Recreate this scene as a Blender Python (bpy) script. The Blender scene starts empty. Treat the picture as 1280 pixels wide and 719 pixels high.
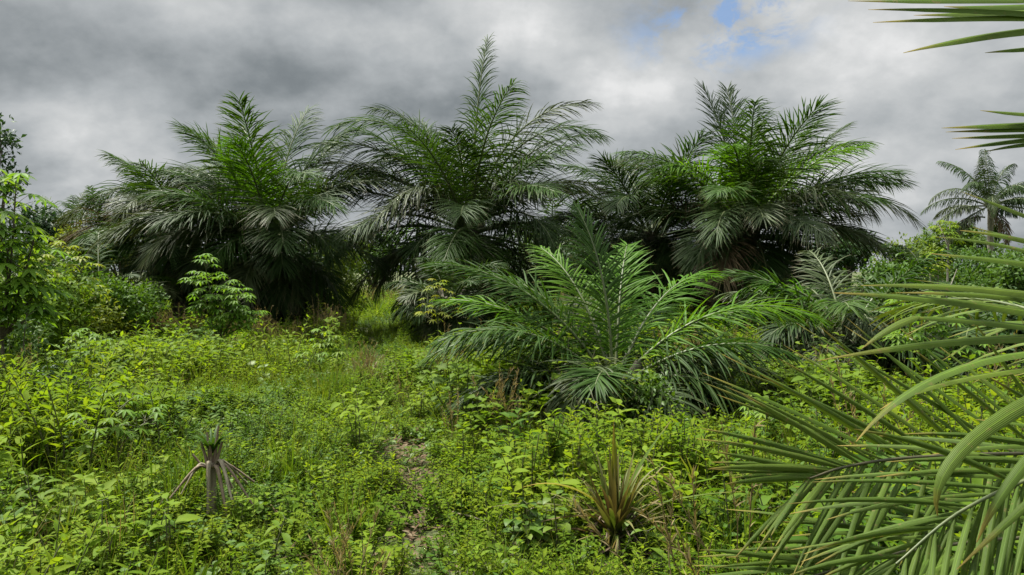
import bpy, math
import numpy as np
from mathutils import Vector

R = np.random.default_rng(11)
F, HZ, CH = 930.0, 340.0, 1.7           # photo focal length and horizon row (1280 px wide), eye height
PI = math.pi
rad = math.radians
UP = np.array([0.0, 0.0, 1.0])
sc = bpy.context.scene
col = sc.collection


def at(px, py, D):
    return np.array([(px - 640) / F * D, D, CH - (py - HZ) / F * D])


def gh(x, y):
    x = np.asarray(x, float); y = np.asarray(y, float)
    h = 0.07 * np.sin(x * 0.7 + 1.3) * np.sin(y * 0.55 + 0.4) + 0.05 * np.sin(x * 1.9 - y * 1.3) + 0.03 * np.sin(x * 3.1 + y * 2.7 + 1.0)
    fade = np.clip(1 - (np.hypot(x, y) - 40) / 40, 0, 1)
    return h * fade + 0.018 * np.clip(y - 22, 0, 45)


def gnd(px, D):
    x = (px - 640) / F * D
    return np.array([x, D, float(gh(x, D))])


def lowf(x, y):
    return 0.5 + 0.22 * (np.sin(x * 0.9 + 0.6 * np.sin(y * 0.7)) + np.sin(y * 1.1 + 1.7 + 0.8 * np.sin(x * 0.8 + 1)) + 0.5 * np.sin(x * 2.3 + y * 1.9))


def nrm(a):
    return a / np.maximum(np.linalg.norm(a, axis=-1, keepdims=True), 1e-9)


# ---------------------------------------------------------------- mesh builder
class MB:
    def __init__(s):
        s.v = []; s.q = []; s.r = []; s.t = []; s.x = []; s.m = []; s.n = 0

    def grid(s, V, rnd, lt, mat=0, closed=False):
        """V (n,K,C,3): n strips of K rows and C columns"""
        n, K, C, _ = V.shape
        s.v.append(V.reshape(-1, 3))
        s.r.append(np.repeat(rnd, K * C)); s.t.append(np.tile(np.repeat(lt, C), n)); s.x.append(np.tile(np.linspace(0, 1, C), n * K))
        k = np.arange(K - 1)[:, None]
        c = np.arange(C if closed else C - 1)[None, :]
        c1 = (c + 1) % C
        a = (k * C + c); b = (k * C + c1); d = ((k + 1) * C + c1); e = ((k + 1) * C + c)
        q = np.stack([a, b, d, e], -1).reshape(1, -1, 4) + (np.arange(n) * K * C)[:, None, None] + s.n
        q = q.reshape(-1, 4)
        s.q.append(q); s.m.append(np.full(len(q), mat))
        s.n += n * K * C

    def tube(s, P, rr, sides=6, mat=0, rnd=0.5):
        P = np.asarray(P, float); K = len(P)
        rr = np.broadcast_to(np.asarray(rr, float), (K,))
        T = nrm(np.gradient(P, axis=0))
        ref = np.array([0.13, 0.97, 0.21]) if abs(T[0] @ np.array([0.13, 0.97, 0.21])) < 0.9 else np.array([1.0, 0, 0.1])
        A = nrm(np.cross(T, ref)); B = np.cross(T, A)
        th = np.arange(sides) / sides * 2 * PI
        V = P[:, None] + rr[:, None, None] * (np.cos(th)[None, :, None] * A[:, None] + np.sin(th)[None, :, None] * B[:, None])
        s.grid(V[None], np.array([rnd]), np.linspace(0, 1, K), mat, True)

    def build(s, name, mats, parent=None, off=(0, 0, 0), link=True):
        me = bpy.data.meshes.new(name)
        v = np.concatenate(s.v) - np.asarray(off, float)
        q = np.concatenate(s.q).astype(np.int32)
        me.vertices.add(len(v)); me.vertices.foreach_set('co', v.astype(np.float32).ravel())
        me.loops.add(q.size); me.loops.foreach_set('vertex_index', q.ravel())
        me.polygons.add(len(q)); me.polygons.foreach_set('loop_start', np.arange(0, q.size, 4, dtype=np.int32))
        me.polygons.foreach_set('loop_total', np.full(len(q), 4, np.int32))
        me.polygons.foreach_set('use_smooth', np.ones(len(q), bool))
        me.polygons.foreach_set('material_index', np.concatenate(s.m).astype(np.int32))
        for nm, arr in (('rnd', s.r), ('lt', s.t), ('lx', s.x)):
            a = me.attributes.new(nm, 'FLOAT', 'POINT'); a.data.foreach_set('value', np.concatenate(arr).astype(np.float32))
        for m in (mats if isinstance(mats, (list, tuple)) else [mats]):
            me.materials.append(m)
        me.update(); me.validate()
        o = bpy.data.objects.new(name, me)
        if link: col.objects.link(o)
        if parent is not None: o.parent = parent
        return o


OV = lambda t: np.interp(t, [0, .12, .35, .7, .9, 1], [.08, .62, 1, .62, .2, .03])       # ovate leaf
LAN = lambda t: np.interp(t, [0, .15, .45, .8, 1], [.2, .7, 1, .55, .03])                 # lance leaf
BLADE = lambda t: np.interp(t, [0, .3, .7, 1], [.7, 1, .7, .04])                          # grass blade
PALMLF = lambda t: np.interp(t, [0, .1, .35, .75, 1], [.35, .8, 1, .7, .06])              # palm leaflet


def leaves(mb, B, D, N, L, W, sag, prof=OV, K=4, rnd=None, fold=0.25, mat=0):
    B = np.asarray(B, float); n = len(B)
    D = nrm(np.asarray(D, float)); N = np.broadcast_to(np.asarray(N, float), (n, 3))
    L = np.broadcast_to(np.asarray(L, float), (n,)); W = np.broadcast_to(np.asarray(W, float), (n,)); sag = np.broadcast_to(np.asarray(sag, float), (n,))
    t = np.linspace(0, 1, K)
    tm = np.maximum((t - 0.5 / (K - 1)), 0)
    d = nrm(D[:, None] - UP * (sag[:, None] * tm[None] ** 1.0)[..., None])
    step = d * (L / (K - 1))[:, None, None]; step[:, 0] = 0
    P = B[:, None] + np.cumsum(step, 1)
    T = nrm(np.gradient(P, axis=1))
    S = nrm(np.cross(T, N[:, None])); Nn = np.cross(S, T)
    w = W[:, None, None] * prof(t)[None, :, None]
    E = Nn * w * fold
    V = np.stack([P - S * w + E, P, P + S * w + E], 2)
    if rnd is None: rnd = R.random(n)
    mb.grid(V, np.asarray(rnd), t, mat)


# ---------------------------------------------------------------- materials
def nodes(m):
    m.use_nodes = True
    nt = m.node_tree; nt.nodes.clear()
    return nt, (lambda k: nt.nodes.new(k)), nt.links.new


def rampnode(nt, stops):
    r = nt.nodes.new('ShaderNodeValToRGB')
    e = r.color_ramp.elements
    e[0].position, e[0].color = stops[0][0], (*stops[0][1], 1)
    e[1].position, e[1].color = stops[-1][0], (*stops[-1][1], 1)
    for p, c in stops[1:-1]:
        x = e.new(p); x.color = (*c, 1)
    return r


def leaf_mat(name, cols, tip=None, rough=0.45, transl=0.35, spec=0.5, tcol=1.5, tipfrom=0.8, vary=0.5, veins=0):
    m = bpy.data.materials.new(name)
    nt, N, Lk = nodes(m)
    out = N('ShaderNodeOutputMaterial'); bs = N('ShaderNodeBsdfPrincipled'); tr = N('ShaderNodeBsdfTranslucent'); mx = N('ShaderNodeMixShader')
    a = N('ShaderNodeAttribute'); a.attribute_name = 'rnd'
    oi = N('ShaderNodeObjectInfo')
    ad = N('ShaderNodeMath'); ad.operation = 'MULTIPLY_ADD'; ad.inputs[1].default_value = vary; Lk(oi.outputs['Random'], ad.inputs[0])
    m1 = N('ShaderNodeMath'); m1.operation = 'MULTIPLY'; m1.inputs[1].default_value = 1 - vary; Lk(a.outputs['Fac'], m1.inputs[0]); Lk(m1.outputs[0], ad.inputs[2])
    k = len(cols)
    rp = rampnode(nt, [(i / (k - 1), c) for i, c in enumerate(cols)]); Lk(ad.outputs[0], rp.inputs[0])
    c = rp.outputs[0]
    # blotches
    tc = N('ShaderNodeTexCoord'); nz = N('ShaderNodeTexNoise'); nz.inputs['Scale'].default_value = 9; nz.inputs['Detail'].default_value = 3
    Lk(tc.outputs['Object'], nz.inputs['Vector'])
    hs = N('ShaderNodeHueSaturation'); mr = N('ShaderNodeMapRange'); mr.inputs[3].default_value = 0.7; mr.inputs[4].default_value = 1.3
    Lk(nz.outputs[0], mr.inputs[0]); Lk(mr.outputs[0], hs.inputs['Value']); Lk(c, hs.inputs['Color']); c = hs.outputs[0]
    if tip:
        at2 = N('ShaderNodeAttribute'); at2.attribute_name = 'lt'
        mp = N('ShaderNodeMapRange'); mp.inputs[1].default_value = tipfrom; mp.inputs[2].default_value = 1.0
        tn = N('ShaderNodeMath'); tn.operation = 'MULTIPLY_ADD'; tn.inputs[1].default_value = .3; Lk(nz.outputs[0], tn.inputs[0]); a2 = N('ShaderNodeMath'); a2.operation = 'SUBTRACT'; a2.inputs[1].default_value = .15
        Lk(at2.outputs['Fac'], a2.inputs[0]); Lk(a2.outputs[0], tn.inputs[2]); Lk(tn.outputs[0], mp.inputs[0])
        mm = N('ShaderNodeMix'); mm.data_type = 'RGBA'; mm.inputs[7].default_value = (*tip, 1)
        Lk(mp.outputs[0], mm.inputs[0]); Lk(c, mm.inputs[6]); c = mm.outputs[2]
    if veins:
        zs = N('ShaderNodeTexNoise'); zs.inputs['Scale'].default_value = 45; zs.inputs['Detail'].default_value = 4; zs.inputs['Roughness'].default_value = .7; Lk(tc.outputs['Object'], zs.inputs['Vector'])
        sm = N('ShaderNodeMapRange'); sm.inputs[1].default_value = .61; sm.inputs[2].default_value = .68; sm.inputs[4].default_value = .8; Lk(zs.outputs[0], sm.inputs[0])
        mk = N('ShaderNodeMix'); mk.data_type = 'RGBA'; mk.inputs[7].default_value = (.14, .11, .04, 1); Lk(sm.outputs[0], mk.inputs[0]); Lk(c, mk.inputs[6]); c = mk.outputs[2]
        ax = N('ShaderNodeAttribute'); ax.attribute_name = 'lx'
        sn = N('ShaderNodeMath'); sn.operation = 'MULTIPLY'; sn.inputs[1].default_value = veins; Lk(ax.outputs['Fac'], sn.inputs[0])
        s2 = N('ShaderNodeMath'); s2.operation = 'SINE'; Lk(sn.outputs[0], s2.inputs[0])
        md_ = N('ShaderNodeMath'); md_.operation = 'SUBTRACT'; md_.inputs[1].default_value = .5; Lk(ax.outputs['Fac'], md_.inputs[0])
        ab = N('ShaderNodeMath'); ab.operation = 'ABSOLUTE'; Lk(md_.outputs[0], ab.inputs[0])
        rb = N('ShaderNodeMapRange'); rb.inputs[1].default_value = .02; rb.inputs[2].default_value = .07; rb.inputs[3].default_value = 1.5; rb.inputs[4].default_value = 1.0; Lk(ab.outputs[0], rb.inputs[0])
        vm = N('ShaderNodeMath'); vm.operation = 'MULTIPLY_ADD'; vm.inputs[1].default_value = .10; Lk(s2.outputs[0], vm.inputs[0]); Lk(rb.outputs[0], vm.inputs[2])
        h2 = N('ShaderNodeHueSaturation'); Lk(vm.outputs[0], h2.inputs['Value']); Lk(c, h2.inputs['Color']); c = h2.outputs[0]
        bp = N('ShaderNodeBump'); bp.inputs['Strength'].default_value = .35; bp.inputs['Distance'].default_value = .001; Lk(s2.outputs[0], bp.inputs['Height']); Lk(bp.outputs[0], bs.inputs['Normal'])
    Lk(c, bs.inputs['Base Color']); bs.inputs['Roughness'].default_value = rough + .14
    bs.inputs['Specular IOR Level'].default_value = spec * .5
    tm = N('ShaderNodeMix'); tm.data_type = 'RGBA'; tm.blend_type = 'MULTIPLY'; tm.inputs[0].default_value = 1
    tm.inputs[7].default_value = (tcol * 1.05, tcol, tcol * 0.5, 1); Lk(c, tm.inputs[6]); Lk(tm.outputs[2], tr.inputs['Color'])
    mx.inputs[0].default_value = transl
    Lk(bs.outputs[0], mx.inputs[1]); Lk(tr.outputs[0], mx.inputs[2]); Lk(mx.outputs[0], out.inputs[0])
    return m


def solid_mat(name, cols, scale=8, rough=0.8, bump=0.3, stretch=(1, 1, 1)):
    m = bpy.data.materials.new(name)
    nt, N, Lk = nodes(m)
    out = N('ShaderNodeOutputMaterial'); bs = N('ShaderNodeBsdfPrincipled'); tc = N('ShaderNodeTexCoord'); mp = N('ShaderNodeMapping')
    mp.inputs['Scale'].default_value = stretch
    nz = N('ShaderNodeTexNoise'); nz.inputs['Scale'].default_value = scale; nz.inputs['Detail'].default_value = 6
    Lk(tc.outputs['Object'], mp.inputs[0]); Lk(mp.outputs[0], nz.inputs['Vector'])
    rp = rampnode(nt, [(0.3 + 0.4 * i / (len(cols) - 1), c) for i, c in enumerate(cols)])
    Lk(nz.outputs[0], rp.inputs[0]); Lk(rp.outputs[0], bs.inputs['Base Color']); bs.inputs['Roughness'].default_value = rough
    bp = N('ShaderNodeBump'); bp.inputs['Strength'].default_value = bump; bp.inputs['Distance'].default_value = 0.02
    Lk(nz.outputs[0], bp.inputs['Height']); Lk(bp.outputs[0], bs.inputs['Normal']); Lk(bs.outputs[0], out.inputs[0])
    return m


M = {}
M['palm_dark'] = leaf_mat('palm leaf dark', [(.015, .034, .006), (.025, .052, .010), (.037, .066, .015)], (.08, .07, .03), .42, .2, .3, 1.4, .9)
M['palm_mid'] = leaf_mat('palm leaf green', [(.019, .052, .005), (.030, .070, .007), (.044, .084, .010)], (.11, .10, .03), .42, .25, .3, 1.6, .9)
M['palm_fresh'] = leaf_mat('palm leaf fresh', [(.045, .12, .004), (.06, .145, .006), (.08, .155, .008)], (.14, .13, .03), .40, .34, .3, 1.7, .92)
M['palm_grey'] = leaf_mat('palm leaf old', [(.030, .052, .014), (.044, .066, .020), (.060, .078, .028)], (.11, .09, .05), .38, .18, .42, 1.3, .8)
M['palm_dry'] = leaf_mat('palm leaf dry', [(.06, .042, .022), (.095, .068, .038), (.075, .065, .030)], (.12, .09, .06), .7, .12, .3, 1.2, .8)
M['palm_near'] = leaf_mat('palm leaf near', [(.044, .082, .008), (.062, .105, .011), (.088, .126, .015)], (.19, .14, .03), .40, .18, .36, 1.6, .82, veins=60)
M['rachis_green'] = solid_mat('rachis green', [(.05, .075, .02), (.09, .11, .035)], 20, .5, .2)
M['rachis_pale'] = solid_mat('rachis pale', [(.09, .08, .04), (.15, .13, .07)], 20, .6, .2)
M['weed'] = leaf_mat('weed leaf', [(.055, .115, .008), (.09, .155, .009), (.125, .185, .010), (.165, .20, .014)], None, .55, .45, .15, 1.7, vary=.55)
M['weed_deep'] = leaf_mat('deep green weed leaf', [(.035, .085, .007), (.055, .115, .008), (.085, .145, .010)], None, .45, .36, .3, 1.6)
M['weed_yellow'] = leaf_mat('yellow weed leaf', [(.08, .15, .008), (.115, .18, .009), (.15, .195, .012)], None, .55, .45, .15, 1.7)
M['broad'] = leaf_mat('broad weed leaf', [(.07, .135, .009), (.095, .16, .011), (.125, .18, .014)], None, .45, .4, .25, 1.6, vary=.45)
M['pale'] = leaf_mat('pale weed leaf', [(.10, .175, .012), (.13, .20, .015), (.155, .21, .02)], None, .5, .4, .2, 1.6)
M['vine'] = leaf_mat('creeper leaf', [(.04, .09, .008), (.065, .125, .010), (.115, .16, .014)], None, .35, .3, .5, 1.6)
M['grass'] = leaf_mat('grass blade', [(.06, .125, .008), (.09, .155, .010), (.135, .175, .014)], (.16, .15, .04), .5, .4, .2, 1.5, .75)
M['straw'] = leaf_mat('dry grass blade', [(.16, .13, .055), (.22, .175, .085), (.13, .13, .04)], (.25, .18, .10), .7, .3, .3, 1.3, .6)
M['cassava'] = leaf_mat('cassava leaf', [(.07, .16, .012), (.10, .19, .015), (.15, .21, .018)], None, .42, .4, .45, 1.6)
M['cassava_yellow'] = leaf_mat('cassava yellow leaf', [(.10, .18, .010), (.14, .20, .012), (.20, .20, .014)], None, .45, .4, .45, 1.4)
M['shrub'] = leaf_mat('shrub leaf', [(.03, .075, .010), (.05, .105, .013), (.08, .13, .016)], None, .42, .3, .45, 1.6)
M['shrub_yellow'] = leaf_mat('yellow green shrub leaf', [(.07, .12, .010), (.11, .16, .014), (.15, .18, .018)], None, .45, .35, .4, 1.5)
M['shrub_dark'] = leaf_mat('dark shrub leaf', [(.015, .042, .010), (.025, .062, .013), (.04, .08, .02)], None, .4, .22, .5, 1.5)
M['strap_red'] = leaf_mat('strap leaf reddish', [(.06, .11, .012), (.10, .085, .025), (.11, .055, .035), (.07, .10, .02)], (.15, .14, .05), .45, .2, .45, 1.4, .5)
M['yellowing'] = leaf_mat('yellowing leaf', [(.17, .18, .02), (.22, .20, .025), (.14, .17, .02)], (.25, .17, .04), .5, .35, .4, 1.3, .7)
M['litter'] = leaf_mat('litter leaf', [(.07, .045, .025), (.11, .078, .045), (.15, .12, .075)], None, .8, .1, .3, 1.2)
M['rachis_dark'] = solid_mat('rachis dark', [(.035, .04, .012), (.07, .06, .025)], 30, .6, .2)
M['stem'] = solid_mat('stem', [(.05, .06, .02), (.10, .10, .045)], 25, .7, .2)
M['bark'] = solid_mat('bark', [(.045, .035, .025), (.14, .12, .09)], 14, .9, .6, (1, 1, .3))
M['palebark'] = solid_mat('pale bark', [(.16, .14, .11), (.33, .30, .25)], 18, .85, .4, (1, 1, .3))
M['deadwood'] = solid_mat('dead stalk', [(.15, .125, .08), (.30, .26, .18)], 22, .8, .4, (1, 1, .15))
M['darkdead'] = solid_mat('dark dead stalk', [(.10, .065, .04), (.22, .17, .11)], 22, .8, .4, (1, 1, .15))


def ground_mat():
    m = bpy.data.materials.new('ground soil and moss')
    nt, N, Lk = nodes(m)
    out = N('ShaderNodeOutputMaterial'); bs = N('ShaderNodeBsdfPrincipled'); tc = N('ShaderNodeTexCoord')
    a = N('ShaderNodeTexNoise'); a.inputs['Scale'].default_value = 1.1; a.inputs['Detail'].default_value = 7; a.inputs['Roughness'].default_value = .65
    b = N('ShaderNodeTexNoise'); b.inputs['Scale'].default_value = 40; b.inputs['Detail'].default_value = 4
    Lk(tc.outputs['Object'], a.inputs[0]); Lk(tc.outputs['Object'], b.inputs[0])
    r1 = rampnode(nt, [(.35, (.05, .07, .014)), (.55, (.065, .085, .02)), (.7, (.10, .075, .045))]); Lk(a.outputs[0], r1.inputs[0])
    r2 = rampnode(nt, [(.3, (.5, .5, .5)), (.75, (1.3, 1.25, 1.2))]); Lk(b.outputs[0], r2.inputs[0])
    mm = N('ShaderNodeMix'); mm.data_type = 'RGBA'; mm.blend_type = 'MULTIPLY'; mm.inputs[0].default_value = 1
    Lk(r1.outputs[0], mm.inputs[6]); Lk(r2.outputs[0], mm.inputs[7]); Lk(mm.outputs[2], bs.inputs['Base Color'])
    bs.inputs['Roughness'].default_value = .95
    bp = N('ShaderNodeBump'); bp.inputs['Strength'].default_value = .6; bp.inputs['Distance'].default_value = .03
    Lk(b.outputs[0], bp.inputs['Height']); Lk(bp.outputs[0], bs.inputs['Normal']); Lk(bs.outputs[0], out.inputs[0])
    return m


# ---------------------------------------------------------------- things
def thing(name, label, cat, base, group=None):
    o = bpy.data.objects.new(name, None); col.objects.link(o)
    o.location = Vector(base); o.empty_display_size = .3
    o['label'] = label; o['category'] = cat
    if group: o['group'] = group
    return o


def tag(o, **k):
    for a, b in k.items(): o[a] = b
    return o


# ---------------------------------------------------------------- palm fronds
def curve_angles(P0, az, el, L, droop, bend=0.0, K=22, pw=1.3):
    s = np.linspace(0, 1, K)
    e = el - droop * s ** pw; a = az + bend * s
    T = np.stack([np.cos(e) * np.cos(a), np.cos(e) * np.sin(a), np.sin(e)], -1)
    st = T * (L / (K - 1)); st[0] = 0
    P = np.asarray(P0, float) + np.cumsum(st, 0)
    P[:, 2] = np.maximum(P[:, 2], gh(P[:, 0], P[:, 1]) + 0.08)
    return P


def curve_points(pts, K=24):
    pts = np.asarray(pts, float); n = len(pts)
    ext = np.vstack([2 * pts[0] - pts[1], pts, 2 * pts[-1] - pts[-2]])
    u = np.linspace(0, n - 1 - 1e-6, K); out = []
    for x in u:
        i = int(x); f = x - i
        p0, p1, p2, p3 = ext[i:i + 4]
        out.append(.5 * (2 * p1 + (p2 - p0) * f + (2 * p0 - 5 * p1 + 4 * p2 - p3) * f * f + (3 * p1 - p0 - 3 * p2 + p3) * f ** 3))
    return np.array(out)


def frond(parent, off, P, n=70, ll=.8, lw=.02, sag=.8, s0=.16, mat='palm_mid', rmat='rachis_green', rr=.03, K=5, roll=0.0,
          f0=66, f1=26, lifts=(.7, .15, -.25, .4, -.5), rag=.0, tipl=.42, fold=.35, jit=.15):
    Kp = len(P); s = np.linspace(0, 1, Kp)
    T = nrm(np.gradient(P, axis=0))
    S = np.cross(T, UP)
    small = np.linalg.norm(S, axis=1) < .25
    if small.any():                                   # near vertical: borrow the side from the outermost point
        h = P[-1] - P[0]; h[2] = 0
        if np.linalg.norm(h) < .05: h = np.array([R.normal(), R.normal(), 0])
        S[small] = np.cross(nrm(h), UP) * 1.0
    S = nrm(S - (S * T).sum(1, keepdims=True) * T)
    Nn = np.cross(S, T)
    if roll:
        ca, sa = math.cos(roll), math.sin(roll)
        S, Nn = S * ca + Nn * sa, Nn * ca - S * sa
    mb = MB()
    for side in (-1, 1):
        ss = np.clip(np.linspace(s0, .995, n) + R.normal(0, .25 * (1 - s0) / n, n), s0, 1)
        if rag > 0: ss = ss[R.random(n) > rag]
        k = len(ss)
        ip = lambda A: np.stack([np.interp(ss, s, A[:, j]) for j in range(3)], -1)
        B, t, sd, nn = ip(P), nrm(ip(T)), nrm(ip(S)), nrm(ip(Nn))
        x = (ss - s0) / (1 - s0)
        ln = ll * (.45 + .55 * np.clip(x / .3, 0, 1)) * (1 - (1 - tipl) * np.clip((x - .45) / .55, 0, 1) ** 1.4) * R.uniform(.85, 1.08, k)
        fa = np.radians(f0 + (f1 - f0) * x) + R.normal(0, jit, k)
        lf = np.array(lifts)[np.arange(k) % len(lifts)] + R.normal(0, jit * 1.2, k)
        lf = lf * (1 - .5 * x)
        D = t * np.cos(fa)[:, None] + (sd * side * np.cos(lf)[:, None] + nn * np.sin(lf)[:, None]) * np.sin(fa)[:, None]
        N2 = nn * np.cos(lf)[:, None] - sd * side * np.sin(lf)[:, None] + R.normal(0, .12, (k, 3))
        sg = sag * R.uniform(.6, 1.35, k)
        leaves(mb, B, D, N2, ln, lw * (.75 + .25 * np.minimum(1, ln / ll)) * R.uniform(.85, 1.15, k), sg, PALMLF, K, fold=-fold)
    o = mb.build('frond', M[mat], parent, off)
    r = MB(); r.tube(P, rr * (1 - .88 * s) + .002, 6, rnd=R.random())
    r.build('rachis', M[rmat], o)
    r_me = o.children[0].data
    co = np.empty(len(r_me.vertices) * 3, np.float32); r_me.vertices.foreach_get('co', co)
    co = (co.reshape(-1, 3) - np.asarray(off, np.float32)).ravel(); r_me.vertices.foreach_set('co', co); r_me.update()
    return o


def palm_trunk(parent, off, base, top, r0=.32, r1=.26, stubs=40, mat='bark'):
    mb = MB(); K = 14
    P = np.array([base + (top - base) * k / (K - 1) for k in range(K)]); P[0, 2] -= .2
    mb.tube(P, np.linspace(r0, r1, K) * (1 + .06 * np.sin(np.arange(K) * 2.4)), 12)
    for i in range(stubs):
        u = (i + .5) / stubs; a = i * 2.39996
        p = base + (top - base) * u
        d = np.array([math.cos(a), math.sin(a), 0])
        rr = r0 + (r1 - r0) * u
        q = np.array([p + d * rr * .8, p + d * (rr + .10) + UP * .10, p + d * (rr + .17) + UP * .26])
        mb.tube(q, [.09, .07, .04], 5)
    mb.build('trunk', M[mat], parent, off)


def palm(label, px, D, crown_py, keys, nfill, L, dens=100, ll=1.15, lw=.0165, mats=('palm_dark', 'palm_mid', 'palm_grey'), probs=(.6, .27, .13),
         elr=(76, -42), droopr=(.75, 1.35), group=None, name='oil_palm', cat='palm', trunk_r=.3, rr=.045, tmat='bark', K=5, sag=.7, dead=0, base_spread=.25, rag=0.09):
    b = gnd(px, D); top = at(px, crown_py, D); top[0] = b[0]
    t = thing(name, label, cat, b, group)
    palm_trunk(t, b, b, top, trunk_r, trunk_r * .85, 0 if name == 'coconut_palm' else 36 if top[2] - b[2] > .6 else 14, tmat)
    for kf in keys:
        az, el, Lk, dr = kf[:4]; o = kf[4] if len(kf) > 4 else {}
        a = rad(az); st = top + np.array([math.cos(a), math.sin(a), 0]) * trunk_r * .5 + UP * o.get('dz', 0)
        P = curve_angles(st, a, rad(el), Lk, dr, o.get('bend', 0), pw=o.get('pw', 1.4))
        frond(t, b, P, o.get('n', dens), o.get('ll', ll), lw, o.get('sag', sag), o.get('s0', .15), o.get('mat', R.choice(mats, p=probs)), rr=rr, K=K,
              roll=o.get('roll', 0), rag=o.get('rag', rag), lifts=o.get('lifts', (.7, .15, -.25, .4, -.5)), f0=o.get('f0', 66), f1=o.get('f1', 26))
    off = R.random() * 6
    for i in range(nfill):
        u = (i + .5) / nfill
        a = off + i * 2.39996 + R.normal(0, .15)
        el = rad(elr[0] + (elr[1] - elr[0]) * u ** .8 + R.normal(0, 8))
        dr = droopr[0] + (droopr[1] - droopr[0]) * u + R.normal(0, .15)
        Lf = L * (1.02 - .42 * u) * R.uniform(.85, 1.1)
        if math.sin(a) < -.5 and u > .4: Lf *= .68
        st = top + np.array([math.cos(a), math.sin(a), 0]) * base_spread + UP * (.15 - u * min(.7, (top[2] - b[2]) * .6))
        P = curve_angles(st, a, el, Lf, max(.25, dr), R.normal(0, .15))
        mt = R.choice(mats, p=probs)
        if u < .25: mt = mats[1]
        if u > .5 and R.random() < .2: mt = mats[2]
        if i >= nfill - dead: mt = 'palm_dry'
        frond(t, b, P, dens, ll * R.uniform(.9, 1.08), lw, sag * R.uniform(.7, 1.5), .15, mt, rr=rr, K=K, rag=rag)
    return t


# ======================================================= SETTING
def make_ground():
    xs = np.concatenate([np.linspace(-4000, -60, 12), np.linspace(-50, 50, 161), np.linspace(60, 4000, 12)])
    ys = np.concatenate([np.linspace(-4000, -20, 10), np.linspace(-10, 80, 151), np.linspace(90, 6000, 16)])
    X, Y = np.meshgrid(xs, ys, indexing='ij')
    V = np.stack([X, Y, gh(X, Y)], -1)[None]
    V = V[:, :, ::-1]
    mb = MB(); mb.grid(V, np.array([.5]), np.linspace(0, 1, len(xs)))
    o = mb.build('ground', ground_mat()); o['kind'] = 'structure'
    me = o.data
    me.update()


make_ground()


# ---- prototypes for the ground cover (instanced by geometry nodes, never linked on their own)
def stems_and_leaves(mb, n, r, h, leaf, wid, gap, lmat=0, smat=1, sag=.6, prof=OV, K=3, lean=.35, pairs=True, up=.35, spread_pow=.5):
    for i in range(n):
        a = R.random() * 2 * PI; q = r * R.random() ** spread_pow
        b = np.array([q * math.cos(a), q * math.sin(a), -.05])
        H = h * R.uniform(.55, 1.1)
        d = nrm(np.array([math.cos(a) * lean * R.uniform(.2, 1.4), math.sin(a) * lean * R.uniform(.2, 1.4), 1.0]))
        d2 = nrm(d + R.normal(0, .25, 3))
        P = np.array([b, b + d * H * .5, b + d * H * .5 + d2 * H * .5])
        mb.tube(P, [.005, .004, .002], 3, smat)
        k = max(3, int(H / gap))
        u = np.linspace(.25, 1, k)
        Bp = np.stack([np.interp(u, [0, .5, 1], P[:, j]) for j in range(3)], -1)
        ph = np.arange(k) * (PI / 2 if pairs else 2.4) + R.random() * 6
        Bs = np.concatenate([Bp, Bp]); phs = np.concatenate([ph, ph + PI])
        uu = np.concatenate([u, u])
        lift = R.normal(up, .25, 2 * k) + .25 * (uu > .9)
        D = np.stack([np.cos(phs), np.sin(phs), lift], -1) + R.normal(0, .15, (2 * k, 3))
        ln = leaf * R.uniform(.6, 1.15, 2 * k) * (1.05 - .35 * (uu > .92))
        leaves(mb, Bs, D, UP + R.normal(0, .2, (2 * k, 3)), ln, ln * wid, sag * R.uniform(.4, 1.4, 2 * k), prof, K, mat=lmat)


def grass_blades(mb, n, r, h, w, mat=0, sag=.9, lean=.5, K=5):
    a = R.random(n) * 2 * PI; q = r * R.random(n) ** .6
    B = np.stack([q * np.cos(a), q * np.sin(a), np.full(n, -.03)], -1)
    ln = R.uniform(.1, 1, n) * lean
    D = np.stack([np.cos(a) * ln, np.sin(a) * ln, np.ones(n)], -1) + R.normal(0, .12, (n, 3))
    N = np.stack([np.cos(a), np.sin(a), np.full(n, .3)], -1) + R.normal(0, .4, (n, 3))
    L = h * R.uniform(.45, 1.1, n)
    leaves(mb, B, D, N, L, w * R.uniform(.7, 1.2, n), sag * R.uniform(.3, 1.5, n), BLADE, K, mat=mat, fold=.2)


def protos(name, fns):
    c = bpy.data.collections.new(name)
    for i, (fn, mats) in enumerate(fns):
        mb = MB(); fn(mb)
        o = mb.build('%s_%02d' % (name, i), mats, link=False)
        c.objects.link(o)
    return c


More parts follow.
